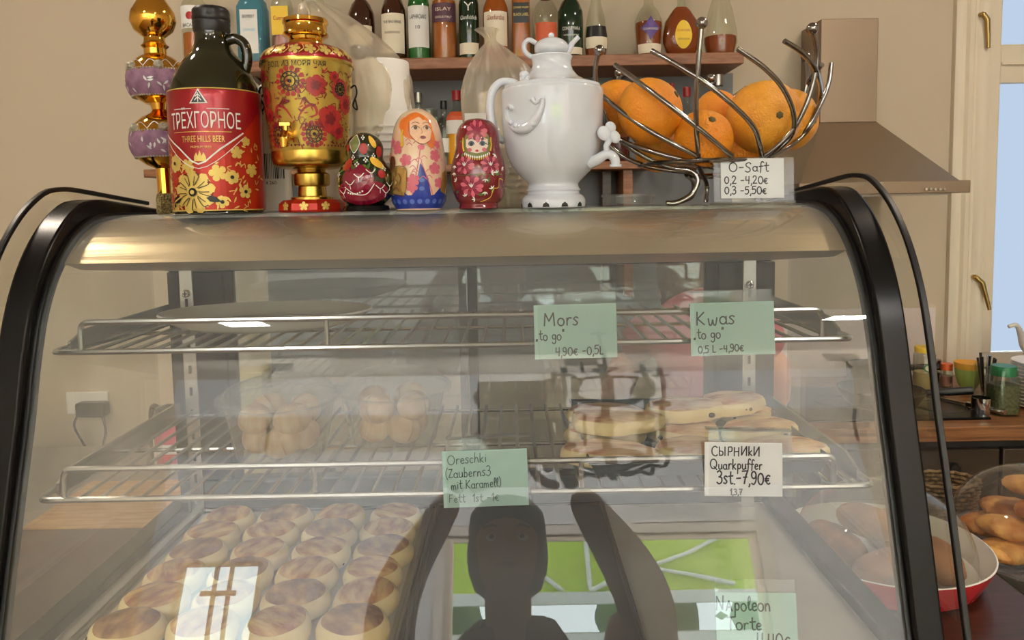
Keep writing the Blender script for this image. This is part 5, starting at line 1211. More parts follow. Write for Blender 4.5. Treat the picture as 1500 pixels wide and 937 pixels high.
MB().lathe([(0.0001, 0), (0.09, 0), (0.095, 0.07), (0.092, 0.07), (0.088, 0.004), (0.0001, 0.004)], 32).build('pan_body', 'black_iron', t)
MB().tube([(0.09, -0.01, 0.06), (0.14, -0.02, 0.063), (0.20, -0.03, 0.064)], 0.011, 10).build('pan_handle', 'black_rubber', t)
def jarthing(nm, label, cat, pxc, Y, r, h, glass, capm, caph, fill=None, fh=0.6, sq=False, lab=None, group=None, z=KZ):
    t = thing(nm, label, cat, (K(pxc, Y), Y, z), group=group)
    wb_ = (lambda a, z: min(1 / max(abs(cos(a)), 1e-6), 1 / max(abs(sin(a)), 1e-6), 1.22)) if sq else None
    MB().lathe([(0.0001, 0), (r * .95, 0), (r, .004), (r, h - caph * 1.4), (r * .85, h - caph), (r * .85, h - caph * .3), (r * .8, h - caph * .3), (r * .8, h - caph), (r * .95, h - caph * 1.6), (r * .94, .006), (0.0001, 0.006)], 32, wob=wb_).build('glass_body', glass, t)
    MB().lathe([(r * .88, h - caph), (r * .9, h - caph), (r * .9, h - .003), (r * .86, h), (0.0001, h)], 28).build('screw_lid', capm, t)
    if fill: MB().lathe([(0.0001, .007), (r * .9, .007), (r * .9, h * fh), (0.0001, h * fh)], 24, wob=wb_).build('contents', fill, t)
    if lab: MB().lathe([(r * 1.01, h * .15), (r * 1.01, h * .6)], 24).build('label', lab, t)
    return t
mat('lid_green', (24, 112, 66), 0.4); mat('lid_orange', (214, 96, 40), 0.4); mat('herbs', (104, 100, 66), 0.8, rgb2=(60, 70, 36), scale=120)
jarthing('glass_jar', 'large square glass jar of herbs with a dark green lid', 'jar', 1468, 2.14, 0.037, 0.142, 'clear_glass', 'lid_green', 0.028, 'herbs', .62, sq=True)
jarthing('spice_jar', 'spice jar with an orange lid beside the window casing', 'jar', 1385, 2.45, 0.020, 0.082, 'clear_glass', 'lid_orange', 0.022, 'rose_liquid', .5, group='spice jars')
jarthing('spice_jar', 'spice jar with a dark brown lid beside the oil bottle', 'jar', 1369, 2.50, 0.019, 0.085, 'clear_glass', 'glass_brown', 0.022, 'glass_brown', .5, group='spice jars')
t = jarthing('oil_bottle', 'clear plastic bottle with a yellow cap and green emblem beside the window casing', 'bottle', 1352, 2.40, 0.033, 0.15, 'bottle_glass', 'label_yellow', 0.018, 'pale_liquid', .45)
Paint(revolve_map([(0.0335, 0), (0.0335, .15)], .0335), .001).ell(0, .085, .018, .014).build('green_emblem', 'lid_green', t)
Paint(revolve_map([(0.0335, 0), (0.0335, .15)], .0335), .0016).ell(0, .085, .014, .010).build('emblem_centre', 'label_cream', t)
def bowl_thing(label, pxc, Y, r, h, m_, z): 
    t = MB().lathe([(0.0001, 0), (r * .45, 0), (r * .47, .006), (r * .75, h * .35), (r * .95, h * .75), (r, h), (r * .96, h), (r * .9, h * .75), (r * .7, h * .38), (r * .4, .012), (0.0001, .01)], 36).build('mixing_bowl', m_)
    t.location = (K(pxc, Y), Y, z); return tag(t, label, 'bowl', 'nested mixing bowls')
bowl_thing('light green plastic bowl under the yellow one', 1417, 2.40, 0.041, 0.075, mat('bowl_green', (156, 180, 92), 0.35), KZ)
bowl_thing('yellow plastic bowl nested in the green one', 1417, 2.40, 0.044, 0.062, mat('bowl_yellow', (228, 172, 70), 0.35), KZ + 0.034)
t = thing('cutlery_tumbler', 'glass tumbler filled with cutlery behind the green-lidded jar', 'tumbler', (K(1443, 2.30), 2.30, KZ))
MB().lathe([(0.0001, 0), (.03, 0), (.034, .11), (.032, .11), (.028, .004), (0.0001, .004)], 28).build('glass_body', 'clear_glass', t)
for k in range(7):
    a = k * 0.9; MB().tube([(.008 * cos(a), .008 * sin(a), .006), (.024 * cos(a), .024 * sin(a), .13 + .006 * (k % 3))], [.002, .004], 6).build('cutlery_handle', 'chrome' if k % 2 else 'black_rubber', t)
t = thing('steel_cup', 'small shiny steel cup in front of the bowls', 'cup', (K(1437, 2.13), 2.13, KZ))
MB().lathe([(0.0001, 0), (.022, 0), (.026, .012), (.026, .052), (.024, .052), (.023, .012), (0.0001, .004)], 28).build('cup_body', 'chrome', t)
MB().tube(catmull([(.025, 0, .045), (.04, 0, .042), (.04, 0, .02), (.026, 0, .016)], 4), .002, 6).build('cup_handle', 'chrome', t)
t = thing('serving_tongs', 'steel tongs with a bright handle lying beside the hob', 'tongs', (K(1428, 2.16), 2.18, KZ + .004))
d0 = P(1395, 560, 2.33) - t.location; 
MB().tube([(-0.09, .22, .006), (0.0, 0.02, .010)], .003, 8).build('blade', 'steel', t)
MB().tube([(0.0, 0.02, .010), (.05, -.08, .011)], [.008, .009], 10).build('grip', 'chrome', t)
# plates in a stack, each its own
pl0 = None
for k in range(13):
    if pl0 is None:
        pl0 = MB().lathe([(0.0001, 0), (.055, 0), (.062, .004), (.092, .010), (.092, .0125), (.060, .007), (0.0001, .004)], 40).build('dinner_plate', mat('plate_cream', (228, 216, 190), 0.25)); o = pl0
    else: o = pl0.copy(); COL.objects.link(o)
    o.location = (K(1532, 2.20), 2.20, KZ + 0.0105 * k); tag(o, 'cream dinner plate in the stack at the right edge', 'plate', 'stacked cream dinner plates')
pl0['label'] = 'lowest cream dinner plate of the stack at the right edge'
t = thing('milk_pot', 'white enamel pot with a long curved spout on the window sill', 'pot', (K(1530, 2.52), 2.52, WZ0 - 0.0))
t.location.z = KZ
MB().lathe([(0.0001, 0), (.06, 0), (.066, .02), (.064, .12), (.05, .135), (0.0001, .14)], 32).build('pot_body', 'white_plastic', t)
MB().tube(catmull([(-.05, -.01, .09), (-.085, -.01, .12), (-.10, -.01, .17), (-.115, -.01, .195), (-.14, -.01, .19)], 5), [.014 - .0004 * k for k in range(21)], 12).build('spout', 'white_plastic', t)
t = thing('lidded_canister', 'white canister beside the curved spout at the right edge', 'canister', (K(1528, 2.40), 2.395, KZ))
MB().lathe([(0.0001, 0), (.045, 0), (.047, .01), (.047, .19), (.043, .20), (0.0001, .2)], 32).build('canister_body', 'white_plastic', t)
MB().lathe([(0.0001, 0), (.043, 0), (.043, .01), (0.0001, .016)], 28, M=Matrix.Translation((0, 0, .2))).build('lid', 'white_plastic', t)
# lower ledge with wicker basket and cake stand
LZ = 0.87
t = thing('side_table', 'dark wooden side table behind the bar carrying the cake stand', 'table', (1.10, 1.36, 0))
MB().box(-.325, .42, -.38, .32, LZ - .03, LZ).build('table_top', 'dark_wood', t, bevel=.003)
for a in (-.29, .39):
    for b2 in (-.34, .29): MB().box(a - .02, a + .02, b2 - .02, b2 + .02, 0, LZ - .03).build('leg', 'dark_wood', t)
bk = P(1372, 745, 1.62)
t = thing('wicker_basket', 'brown wicker basket behind the glass domes', 'basket', (bk.x, 1.60, LZ))
for z in range(13):
    ring = [((.06 + .0012 * z + .003 * (1 if (k + z) % 2 else -1)) * cos(k * pi / 18), (.05 + .003 * (1 if (k + z) % 2 else -1)) * sin(k * pi / 18), .006 + .009 * z) for k in range(36)]
    MB().tube(ring, .0042, 6, closed=True).build('woven_ring', mat('wicker', (150, 124, 84), 0.7, rgb2=(104, 80, 48), scale=90), t)
MB().lathe([(0.0001, 0), (.056, 0), (.056, .004), (0.0001, .004)], 24, sy=.85).build('base', 'wicker', t)

# cake stand with pastries under a dome
mat('pastry_gold', (224, 168, 92), 0.55, rgb2=(176, 104, 44), scale=26, bump=0.4, bscale=60)
mat('pastry_side', (238, 206, 140), 0.6, rgb2=(222, 180, 106), scale=30, bump=0.3)
mat('rolled_pastry', (178, 118, 62), 0.6, rgb2=(140, 86, 44), scale=22, bump=0.4)
thin_glass('dome_glass', (244, 244, 240), 1.65, 0.0, film=0.045)
thin_glass('cut_glass', (226, 226, 222), 1.9, 0.05, film=0.22, film_rgb=(190, 180, 170), bump=0.5, bscale=50)
SYc = 1.36; sx = P(1520, 820, SYc); DPZ = 0.945
t = thing('cake_stand', 'cut glass cake stand with a scalloped foot at the right edge', 'cake stand', (sx.x, SYc, LZ))
rs = .163
MB().lathe([(0.0001, .068), (rs * .9, .068), (rs, .075), (rs * 1.01, .071), (rs * .95, .060), (rs * .35, .052), (0.0001, .052)], 48, wob=lambda a, z: 1 + .012 * cos(a * 24)).build('glass_plate', 'cut_glass', t)
MB().lathe([(rs * .3, .054), (rs * .34, .045), (rs * .6, .02), (rs * .82, .006), (rs * .86, .0), (rs * .80, .0), (rs * .5, .018), (rs * .25, .045)], 96, wob=lambda a, z: 1 + .05 * abs(sin(a * 16)) * (1 if z < .03 else .3)).build('scalloped_foot', 'cut_glass', t)
for k in range(30):
    a = 2 * pi * k / 30; MB().sphere((rs * .88 * cos(a), rs * .88 * sin(a), .0095), .0105, .0105, .009, nu=10, nv=6).build('rim_scallop', 'cut_glass', t)
t2 = thing('glass_dome', 'clear glass dome with a ball knob over the golden puff pastries', 'dome', (sx.x, SYc, LZ + .0765))
rd = .146
dp = [(rd, 0), (rd * 1.005, .01), (rd, .03)] + [(rd * cos(pi / 2 * k / 12), .03 + .118 * sin(pi / 2 * k / 12)) for k in range(1, 12)] + [(.012, .1485), (.006, .150)]
MB().lathe(dp, 56).build('dome_shell', 'dome_glass', t2)
MB().sphere((0, 0, .168), .017, nu=20, nv=12).tube([(0, 0, .147), (0, 0, .153)], .009, 12).build('dome_knob', 'clear_glass', t2)
def pastry(x, y, z, rx, ry, rz, rot, label, m_='pastry_gold', nm='pastry', group=None, seed=0, tilt=0.0, cat='pastry'):
    rnd = random.Random(seed + int(x * 1000)); ph = [rnd.uniform(0, 6.28) for _ in range(5)]
    o = MB().lathe([(max(1e-4, sin(pi * k / 16) ** .8), -cos(pi * k / 16)) for k in range(17)], 36, wob=lambda a, z_: 1 + .07 * sin(2 * a + ph[0]) + .05 * sin(5 * a + ph[1] + 2 * z_) + .03 * sin(9 * a + ph[2] + 5 * z_), M=Matrix.Diagonal((rx, ry, rz, 1))).build(nm, m_)
    o.location = (x, y, z + rz); o.rotation_euler = (0, tilt, rot); tag(o, label, cat, group); return o
PG = 'puff pastries under the glass dome'
pz = LZ + .0765
lay = [(-.088, -.055, 0, 'leftmost'), (-.01, -.085, 0, 'front'), (.075, -.05, 0, 'right front'), (-.06, .055, 0, 'left rear'), (.05, .06, 0, 'right rear'),
       (-.072, -.035, 1, 'leftmost'), (.005, -.06, 1, 'front'), (.065, .0, 1, 'right'), (-.02, .05, 1, 'rear'), (-.01, -.03, 2, 'left'), (.045, .01, 2, 'right'), (.0, .0, 3, 'topmost')]
NM = ['bottom layer', 'second layer', 'third layer', 'top']
for i, (a, b2, L_, w__) in enumerate(lay):
    pastry(sx.x + a, SYc + b2, pz + .031 * L_, .056, .042, .0180, i * 1.1, f'golden puff pastry under the glass dome, {w__}' + (f' in the {NM[L_]}' if L_ < 3 else ' of the pile'), group=PG, seed=i)

# red plate with its own dome on the bar
RX, RYp = .592, 1.175; rr = .158
mat('plate_red', (196, 36, 46), 0.25, coat=.4)
t = thing('red_plate', 'white dish with a red outside standing to the right of the case', 'plate', (RX, RYp, CZ))
MB().lathe([(0.0001, 0), (rr * .80, 0), (rr * .87, .004), (rr * .98, .038), (rr, .048)], 56).build('red_outside', 'plate_red', t)
MB().lathe([(rr, .048), (rr * .985, .049), (rr * .965, .043), (rr * .86, .012), (rr * .7, .008), (0.0001, .008)], 56).build('white_inside', 'white_plastic', t)
t2 = thing('glass_dome', 'glass dome over the brown pastries on the red plate', 'dome', (RX, RYp, CZ + .014))
rd = .134
dp = [(rd, 0), (rd * 1.0, .02)] + [(rd * cos(pi / 2 * k / 12), .02 + .11 * sin(pi / 2 * k / 12)) for k in range(1, 12)] + [(.010, .1305), (.006, .131)]
MB().lathe(dp, 56).build('dome_shell', 'dome_glass', t2)
MB().tube([(0, 0, .13), (0, 0, .138)], .009, 12).sphere((0, 0, .150), .015).build('dome_knob', 'clear_glass', t2)
q = [(.066, -.05, 0, 1.2, 'front right'), (-.02, -.065, 0, .3, 'front left'), (-.065, .02, 0, 1.8, 'left rear'), (.04, .05, 0, .6, 'right rear'), (.02, -.01, 1, 1.0, 'upper right'), (-.025, .0, 1, 2.2, 'upper left')]
for i, (a, b2, L_, ro, w__) in enumerate(q):
    pastry(RX + a, RYp + b2, CZ + .0135 + L_ * .043, .060 if not L_ else .052, .032, .024, ro, f'brown baked roll on the red plate under the dome, {w__}', 'rolled_pastry', 'baked_roll', 'rolls on the red plate', i)

# ---------------------------------------------------------------- left: socket, cutting board, side counter
t = thing('side_counter', 'grey counter along the wall to the left behind the case', 'counter', (-1.35, 2.15, 0))
LKZ = .80
MB().box(-1.2, 0.75, -.42, .38, LKZ - .04, LKZ).build('counter_top', mat('counter_grey', (150, 142, 128), 0.5), t, bevel=.003)
MB().box(-1.18, 0.73, -.38, .38, 0, LKZ - .04).build('counter_body', 'case_base', t)
p = P(128, 590, WY - .01)
t = thing('wall_socket', 'white double wall socket with a black plug to the left behind the case', 'socket', (p.x, WY, p.z))
MB().box(-.075, .075, -.012, 0, -.04, .04).build('socket_plate', 'white_plastic', t, bevel=.004)
for a in (-.038, .038): MB().lathe([(0.0001, -.001), (.022, -.001), (.024, .004)], 20, M=Matrix.Translation((a, -.008, 0)) @ Matrix.Rotation(R(90), 4, 'X')).build('socket_well', 'label_cream', t)
t = thing('power_plug', 'black plug adapter with two hanging cables in the wall socket', 'plug', (p.x + .03, WY - .013, p.z - .012))
MB().box(-.05, .055, -.045, 0, -.03, .022).build('plug_body', 'black_rubber', t, bevel=.008)
MB().tube(catmull([(-.045, -.03, -.02), (-.06, -.035, -.06), (-.03, -.04, -.12), (.0, -.05, -.17), (.01, -.06, -.22)], 6), .004, 8).build('cable', 'black_rubber', t)
MB().tube(catmull([(.04, -.03, -.03), (.05, -.035, -.08), (.04, -.04, -.14), (.05, -.05, -.2)], 6), .004, 8).build('cable', 'black_rubber', t)
a, b2 = P(62, 765, 1.82), P(258, 705, 2.1)
t = thing('cutting_board', 'pale wooden cutting board on the counter to the left', 'cutting board', (-.98, 1.97, LKZ))
MB().box(-.25, .24, -.16, .16, .0005, .022).build('board', mat('board_wood', (206, 168, 116), 0.55, rgb2=(184, 142, 92), scale=9, stretch=(1, 9, 9)), t, bevel=.004)
MB().box(-.25, -.23, -.16, .16, .003, .0225).build('end_cap', 'board_wood', t)
p = P(228, 590, 2.2)
t = thing('food_box', 'small box with a pink and white front on the left counter', 'box', (p.x, 2.3, LKZ))
MB().box(-.05, .05, -.03, .03, 0, .15).build('carton', 'label_white', t, bevel=.003)
Paint(plane_map(-.0305), .0005).rect(-.045, .045, .08, .14, 1, 1).rect(-.04, .04, .02, .05, 1, 1).build('print_panel', 'paint_pink', t)
p = P(350, 560, 2.0)
t = thing('butter_carton', 'cream carton seen through the rear door behind the cookie tub', 'carton', (p.x, 2.05, LKZ))
MB().box(-.06, .06, -.04, .04, 0, .36).build('carton', mat('cream_card', (232, 214, 164), 0.6), t, bevel=.004)
t = thing('kettle', 'dark kettle on the counter to the left behind the case', 'kettle', (P(222, 620, 2.3).x, 2.42, LKZ), (0, 0, 2.6))
MB().lathe([(0.0001, 0), (.06, 0), (.064, .02), (.054, .12), (.04, .16), (0.0001, .17)], 32).build('kettle_body', 'dark_grey_metal', t)
MB().tube(catmull([(.045, 0, .145), (.085, 0, .15), (.095, 0, .09), (.06, 0, .04)], 5), .01, 8).build('handle', 'black_rubber', t)

# ---------------------------------------------------------------- food in the case
mat('bun_side', (236, 216, 160), 0.6, rgb2=(226, 200, 140), scale=30, bump=0.15)
mat('bun_top', (160, 90, 40), 0.5, rgb2=(224, 180, 112), scale=34, bump=0.3, stretch=(1, 2.4, 1))
mat('bun_top_dark', (116, 62, 36), 0.5, rgb2=(212, 164, 100), scale=30, bump=0.3, stretch=(1.6, 1, 1))
mat('raisin', (48, 28, 24), 0.5)
t = thing('baking_tray', 'baking tray lined with parchment under the fried curd buns', 'tray', (-.275, .885, FZ + .001))
TZ = FZ + .001
MB().box(-.185, .150, -.195, .185, 0, .003).build('tray_plate', 'steel', t)
MB().tube([(-.185, -.195, .005), (.150, -.195, .005), (.150, .185, .005), (-.185, .185, .005)], .004, 8, closed=True).build('tray_rim', 'steel', t)
MB().box(-.175, .142, -.188, .178, .0032, .0042).build('parchment', mat('parchment', (206, 200, 180), 0.6), t, smooth=False)
bz = TZ + .0045
rowsY = [.735, .790, .845, .900, .955, 1.005]
def bun(x, y, r, h, rot, label, top, seed):
    rnd = random.Random(seed)
    t = thing('curd_bun', label, 'bun', (x, y, bz), (0, 0, rot), 'round fried curd buns on the left tray')
    ph = rnd.uniform(0, 6.28); wb_ = lambda a, z: 1 + .035 * sin(2 * a + ph) + .02 * sin(5 * a + ph * 2)
    MB().lathe([(0.0001, 0), (r * .84, 0), (r * .96, h * .12), (r * 1.02, h * .38), (r * 1.02, h * .6), (r * .96, h * .82), (r * .82, h * .97)], 32, wob=wb_).build('crumb', 'bun_side', t)
    MB().lathe([(r * .86, h * .945), (r * .76, h * 1.02), (r * .55, h * 1.07), (r * .3, h * 1.09), (0.0001, h * 1.09)], 32, wob=wb_).build('fried_top', top, t)
    for k in range(rnd.choice([1, 2, 3])):
        a = rnd.uniform(-1.2, 1.2) - rot; MB().sphere((r * .93 * sin(a), -r * .93 * cos(a), h * rnd.uniform(.2, .6)), .0042, .003, .0034, nu=8, nv=6).build('raisin', 'raisin', t)
RN = ['front', 'second', 'third', 'fourth', 'fifth', 'rear']; CN = ['leftmost', 'second from the left', 'third from the left', 'rightmost']
for j, yy in enumerate(rowsY):
    for i in range(4):
        xx = (-.400, -.323, -.246, -.169)[i] + (j % 2) * .003
        bun(xx, yy, .0362 - .001 * ((i + j) % 3), .0235, i * 1.3 + j, f'round curd bun, {CN[i]} in the {RN[j]} row on the parchment', 'bun_top' if (i + j) % 3 else 'bun_top_dark', i * 7 + j)
t = thing('baking_tray', 'empty dark baking tray in the middle of the case floor', 'tray', (-.035, .89, FZ + .001))
MB().box(-.08, .16, -.19, .18, 0, .004).build('tray_plate', mat('tray_dark', (66, 64, 62), 0.45, 0.3), t)
MB().tube([(-.08, -.19, .006), (.16, -.19, .006), (.16, .18, .006), (-.08, .18, .006)], .004, 8, closed=True).build('tray_rim', 'tray_dark', t)
# middle shelf: dark tray with folded quark pancakes
s2z = z2 + .003
ax, bx = P(858, 690, .80).x, P(1192, 690, .80).x
t = thing('enamel_tray', 'dark rectangular tray of quark pancakes on the middle shelf', 'tray', ((ax + bx) / 2, .865, s2z))
hw = (bx - ax) / 2
MB().add([(-hw + .01, -.10, 0), (hw - .01, -.10, 0), (hw - .01, .13, 0), (-hw + .01, .13, 0), (-hw, -.11, .018), (hw, -.11, .018), (hw, .14, .018), (-hw, .14, .018)],
         [(0, 1, 2, 3), (0, 1, 5, 4), (1, 2, 6, 5), (2, 3, 7, 6), (3, 0, 4, 7)]).build('tray_body', 'dark_grey_metal', t, smooth=False, solid=.0015)
MB().tube([(-hw, -.11, .018), (hw, -.11, .018), (hw, .14, .018), (-hw, .14, .018)], .0022, 8, closed=True).build('tray_rim', 'tray_dark', t)
def pancake(x, y, z, rx, ry, rz, rot, label, seed, tilt=0):
    rnd = random.Random(seed); ph = [rnd.uniform(0, 6.28) for _ in range(4)]
    t = thing('quark_pancake', label, 'pancake', (x, y, z), (0, tilt, rot), 'quark pancakes on the dark tray')
    M_ = Matrix.Diagonal((rx, ry, rz, 1)); wb_ = lambda a, z_: 1 + .09 * sin(2 * a + ph[0]) + .06 * sin(3 * a + ph[1]) + .03 * sin(7 * a + ph[2])
    MB().lathe([(0.0001, 0), (.8, 0), (.95, .25), (1, .8), (.98, 1.3), (.9, 1.7)], 36, wob=wb_, M=M_).build('crumb', 'bun_side', t)
    MB().lathe([(.92, 1.66), (.8, 1.85), (.5, 2.0), (.25, 1.96), (0.0001, 2.0)], 36, wob=wb_, M=M_).build('browned_top', mat('pancake_top', (186, 122, 74), .55, rgb2=(234, 200, 146), scale=24, bump=.3, stretch=(1, 3, 1)), t)
    for k in range(2): a = rnd.uniform(-1, 1); MB().sphere((rx * .9 * sin(a), -ry * .9 * cos(a), rz * .9), .004, .003, .003, nu=8, nv=6).build('raisin', 'raisin', t)
cxT = (ax + bx) / 2
PK = [(-.098, -.068, 0, .052, .034, 'front left'), (-.006, -.064, 0, .046, .032, 'front centre'), (.088, -.066, 0, .050, .032, 'front right'), (-.096, .01, 0, .052, .036, 'left in the second row'), (.0, .008, 0, .046, .034, 'centre of the second row'), (.088, .01, 0, .046, .034, 'right in the second row'),
      (-.08, .085, 0, .05, .036, 'left at the rear'), (.02, .085, 0, .05, .036, 'centre at the rear'), (.095, .085, 0, .036, .032, 'right at the rear'), (-.085, -.012, 1, .054, .036, 'upper left'), (.005, .03, 1, .05, .034, 'upper centre'), (.07, .055, 1, .044, .032, 'upper right')]
for i, (a, b2, L_, rx, ry, wn) in enumerate(PK):
    pancake(cxT + a, .865 + b2, s2z + .0035 + .0205 * L_, rx, ry, .0100, (i % 3 - 1) * .25, f'browned quark pancake on the dark tray, {wn}', i)
# tubs of nut-shaped cookies
thin_glass('tub_plastic', (240, 242, 242), 1.7, 0.02, film=0.10)
mat('cookie', (226, 192, 140), 0.55, rgb2=(206, 160, 104), scale=50, bump=.1)
for bi, (pc, pyb, rT, nm_) in enumerate(((413, 655, .066, 'left'), (578, 640, .066, 'right'))):
    Yb2 = .86 if bi == 0 else .90
    p = P(pc, pyb, Yb2)
    t = thing('cookie_tub', f'{nm_} clear plastic tub of nut-shaped cookies on the middle shelf', 'tub', (p.x, Yb2, s2z))
    MB().lathe([(0.0001, 0), (rT * .72, 0), (rT * .78, .004), (rT * .95, .062), (rT, .066), (rT * 1.04, .066)], 48).build('tub_wall', 'tub_plastic', t)
    MB().lathe([(rT * 1.06, .064), (rT * 1.08, .066), (rT * 1.08, .070), (rT * .98, .072), (rT * .9, .080), (rT * .55, .088), (0.0001, .090)], 48, wob=lambda a, z: 1 + .004 * sin(40 * a)).build('tub_lid', 'lid_plastic', t)
    rnd = random.Random(bi + 20); nck = 0
    for L_, ring_, n_ in ((0, .026, 4), (1, .031, 4)):
        for k in range(n_):
            a = 2 * pi * k / max(n_, 1) + .4 * L_ + bi * .3 - pi / 2 + .35
            cx_, cy_ = p.x + ring_ * cos(a), Yb2 + ring_ * sin(a)
            c_ = thing('nut_cookie', '', 'cookie', (cx_, cy_, s2z + .0215 + .026 * L_), (rnd.uniform(-.4, .4), rnd.uniform(-.4, .4), a), 'nut-shaped cookies in the ' + nm_ + ' tub')
            c_['label'] = f'nut-shaped cookie in the {"lower" if L_ == 0 else "upper"} layer of the {nm_} tub, {["front", "right", "rear", "left"][k]}'
            MB().lathe([(max(1e-4, .0178 * sin(pi * q / 20)), -.022 * cos(pi * q / 20)) for q in range(0, 11)], 20, M=Matrix.Rotation(pi / 2, 4, 'X')).build('cookie_shell', 'cookie', c_)
            MB().lathe([(max(1e-4, .0178 * sin(pi * q / 20)), -.022 * cos(pi * q / 20)) for q in range(10, 21)], 20, M=Matrix.Rotation(pi / 2, 4, 'X') @ Matrix.Translation((0, 0, .0008))).build('cookie_shell', 'cookie', c_)
# oval plate on the upper shelf
a1, b1 = P(236, 455, .93).x, P(545, 455, .93).x
t = thing('serving_plate', 'large white oval plate on the upper shelf', 'plate', ((a1 + b1) / 2, .93, z1 + .0035))
rp = (b1 - a1) / 2
MB().lathe([(0.0001, 0), (rp * .7, 0), (rp * .85, .006), (rp, .018), (rp * .985, .020), (rp * .82, .010), (rp * .66, .005), (0.0001, .005)], 64, sy=.68).build('plate_body', mat('plate_white', (232, 230, 222), .2, coat=.3), t)
MB().lathe([(rp * .66, .0056), (rp * .60, .0058), (rp * .60, .0052)], 64, sy=.68).build('inner_ring', 'counter_grey', t)

# ---------------------------------------------------------------- people
mat('skin', (206, 150, 120), .5, sub=.05, rgb2=(198, 138, 108), scale=12); mat('skin_tanned', (176, 122, 92), .5, sub=.05)
mat('hair_dark', (44, 30, 24), .45, bump=.5, scale=60, stretch=(1, 1, .1)); mat('hair_brown', (92, 60, 38), .45, bump=.4, scale=60)
mat('shirt_red', (104, 26, 40), .8, bump=.1, scale=50); mat('shirt_pink', (186, 100, 108), .8, bump=.1, scale=50); mat('trousers', (40, 44, 56), .8)
mat('eye_white', (236, 232, 226), .2); mat('iris', (60, 44, 30), .2); mat('lip', (176, 84, 80), .4); mat('tattoo', (150, 60, 52), .6)
def skin_body(name, m_, verts, edges, radii, parent, root=0, sub=2):
    me = bpy.data.meshes.new(name); me.from_pydata([tuple(v) for v in verts], edges, [])
    o = bpy.data.objects.new(name, me); COL.objects.link(o); o.parent = parent
    me.materials.append(MATS[m_])
    me.skin_vertices or me.attributes
    sm = o.modifiers.new('skin', 'SKIN'); sm.use_smooth_shade = True; sm.branch_smoothing = .6
    if not me.skin_vertices:
        import bmesh
        bm = bmesh.new(); bm.from_mesh(me); bm.verts.layers.skin.verify(); bm.to_mesh(me); bm.free()
    for i, r in enumerate(radii):
        sv = me.skin_vertices[0].data[i]; sv.radius = r if isinstance(r, tuple) else (r, r); sv.use_root = (i == root)
    s_ = o.modifiers.new('sub', 'SUBSURF'); s_.levels = sub; s_.render_levels = sub
    return o
def hand(parent, w_, d_, up_, side, curl, m_):
    """palm at wrist w_, pointing along d_, thumb towards up_*side; five fingers of unequal length"""
    d_ = Vector(d_).normalized(); n_ = Vector(up_).normalized(); s_ = d_.cross(n_).normalized(); n_ = s_.cross(d_).normalized()
    W = Vector(w_)
    V = []; E = []; Rr = []
    def av(p, r): V.append(p); Rr.append(r); return len(V) - 1
    a = av(W, (.022, .018)); b = av(W + d_ * .03, (.030, .014)); c = av(W + d_ * .065, (.034, .012)); E += [(a, b), (b, c)]
    skin_body('palm', m_, V, E, Rr, parent)
    L = [(.026, .072), (.009, .080), (-.009, .075), (-.026, .060)]
    for k, (o_, ln) in enumerate(L):
        b0 = W + d_ * .055 + s_ * o_; q = [b0]; dd = d_.copy()
        for j, f in enumerate((.45, .32, .26)):
            q.append(q[-1] + dd * ln * f); dd = (dd - n_ * curl * (j + 1) * .5).normalized()
        skin_body('finger', m_, q, [(0, 1), (1, 2), (2, 3)], [.0092, .0088, .008, .0068], parent)
    b0 = W + d_ * .018 + s_ * .024 * side
    q = [b0, b0 + d_ * .022 + s_ * .022 * side, b0 + d_ * .045 + s_ * .032 * side - n_ * .01, b0 + d_ * .064 + s_ * .030 * side - n_ * .022]
    skin_body('thumb', m_, q, [(0, 1), (1, 2), (2, 3)], [.012, .0105, .0095, .0075], parent)
def head(parent, c, M_, hair, skin, long_hair=True):
    """head centre c, facing local -Y through matrix M_"""
    T = Matrix.Translation(c) @ M_
    def hp(a, z):
        return 1.0
    prof = [(.001, -.112), (.026, -.110), (.046, -.098), (.060, -.070), (.068, -.035), (.073, 0), (.075, .03), (.073, .06), (.063, .088), (.042, .106), (.018, .114), (.001, .115)]
    o = MB().lathe(prof, 40, sy=1.22, wob=lambda a, z: 1 + (.05 if z < -.05 else 0) * cos(a), M=T)
    o.sphere((0, -.088, -.018), .013, .018, .014, nu=12, nv=8, M=T); o.tube([T @ Vector(v) for v in [(0, -.083, .02), (0, -.092, 0), (0, -.100, -.016)]], [.007, .008, .010], 10)
    for s_ in (-1, 1): o.sphere((s_ * .076, .008, -.012), .008, .018, .030, nu=12, nv=8, M=T)
    o.build('head', skin, parent)
    for s_ in (-1, 1):
        e = MB().sphere((s_ * .030, -.078, .008), .0125, .010, .0085, nu=14, nv=8, M=T).build('eye', 'eye_white', parent)
        MB().sphere((s_ * .030, -.0860, .008), .0055, .003, .0055, nu=10, nv=6, M=T).build('iris', 'iris', e)
        MB().tube([T @ Vector(v) for v in [(s_ * .014, -.086, .028), (s_ * .030, -.086, .034), (s_ * .046, -.078, .029)]], .003, 6).build('eyebrow', hair, parent)
    MB().sphere((0, -.082, -.055), .023, .009, .0065, nu=14, nv=8, M=T).build('mouth', 'lip', parent)
    h = MB().lathe([(.079, .02), (.082, .05), (.078, .085), (.060, .108), (.03, .124), (.001, .127)], 40, sy=1.2, M=T @ Matrix.Translation((0, .008, 0)))
    h.build('hair', hair, parent)
    hb = MB().lathe([(.081, .05), (.084, .0), (.080, -.05), (.084, -.13) if long_hair else (.068, -.085), (.05, -.16) if long_hair else (.05, -.10)], 30, sy=1.15, a0=R(52), a1=R(308), M=T @ Matrix.Translation((0, .01, 0)))
    hb.build('hair_back', hair, parent, solid=.012)
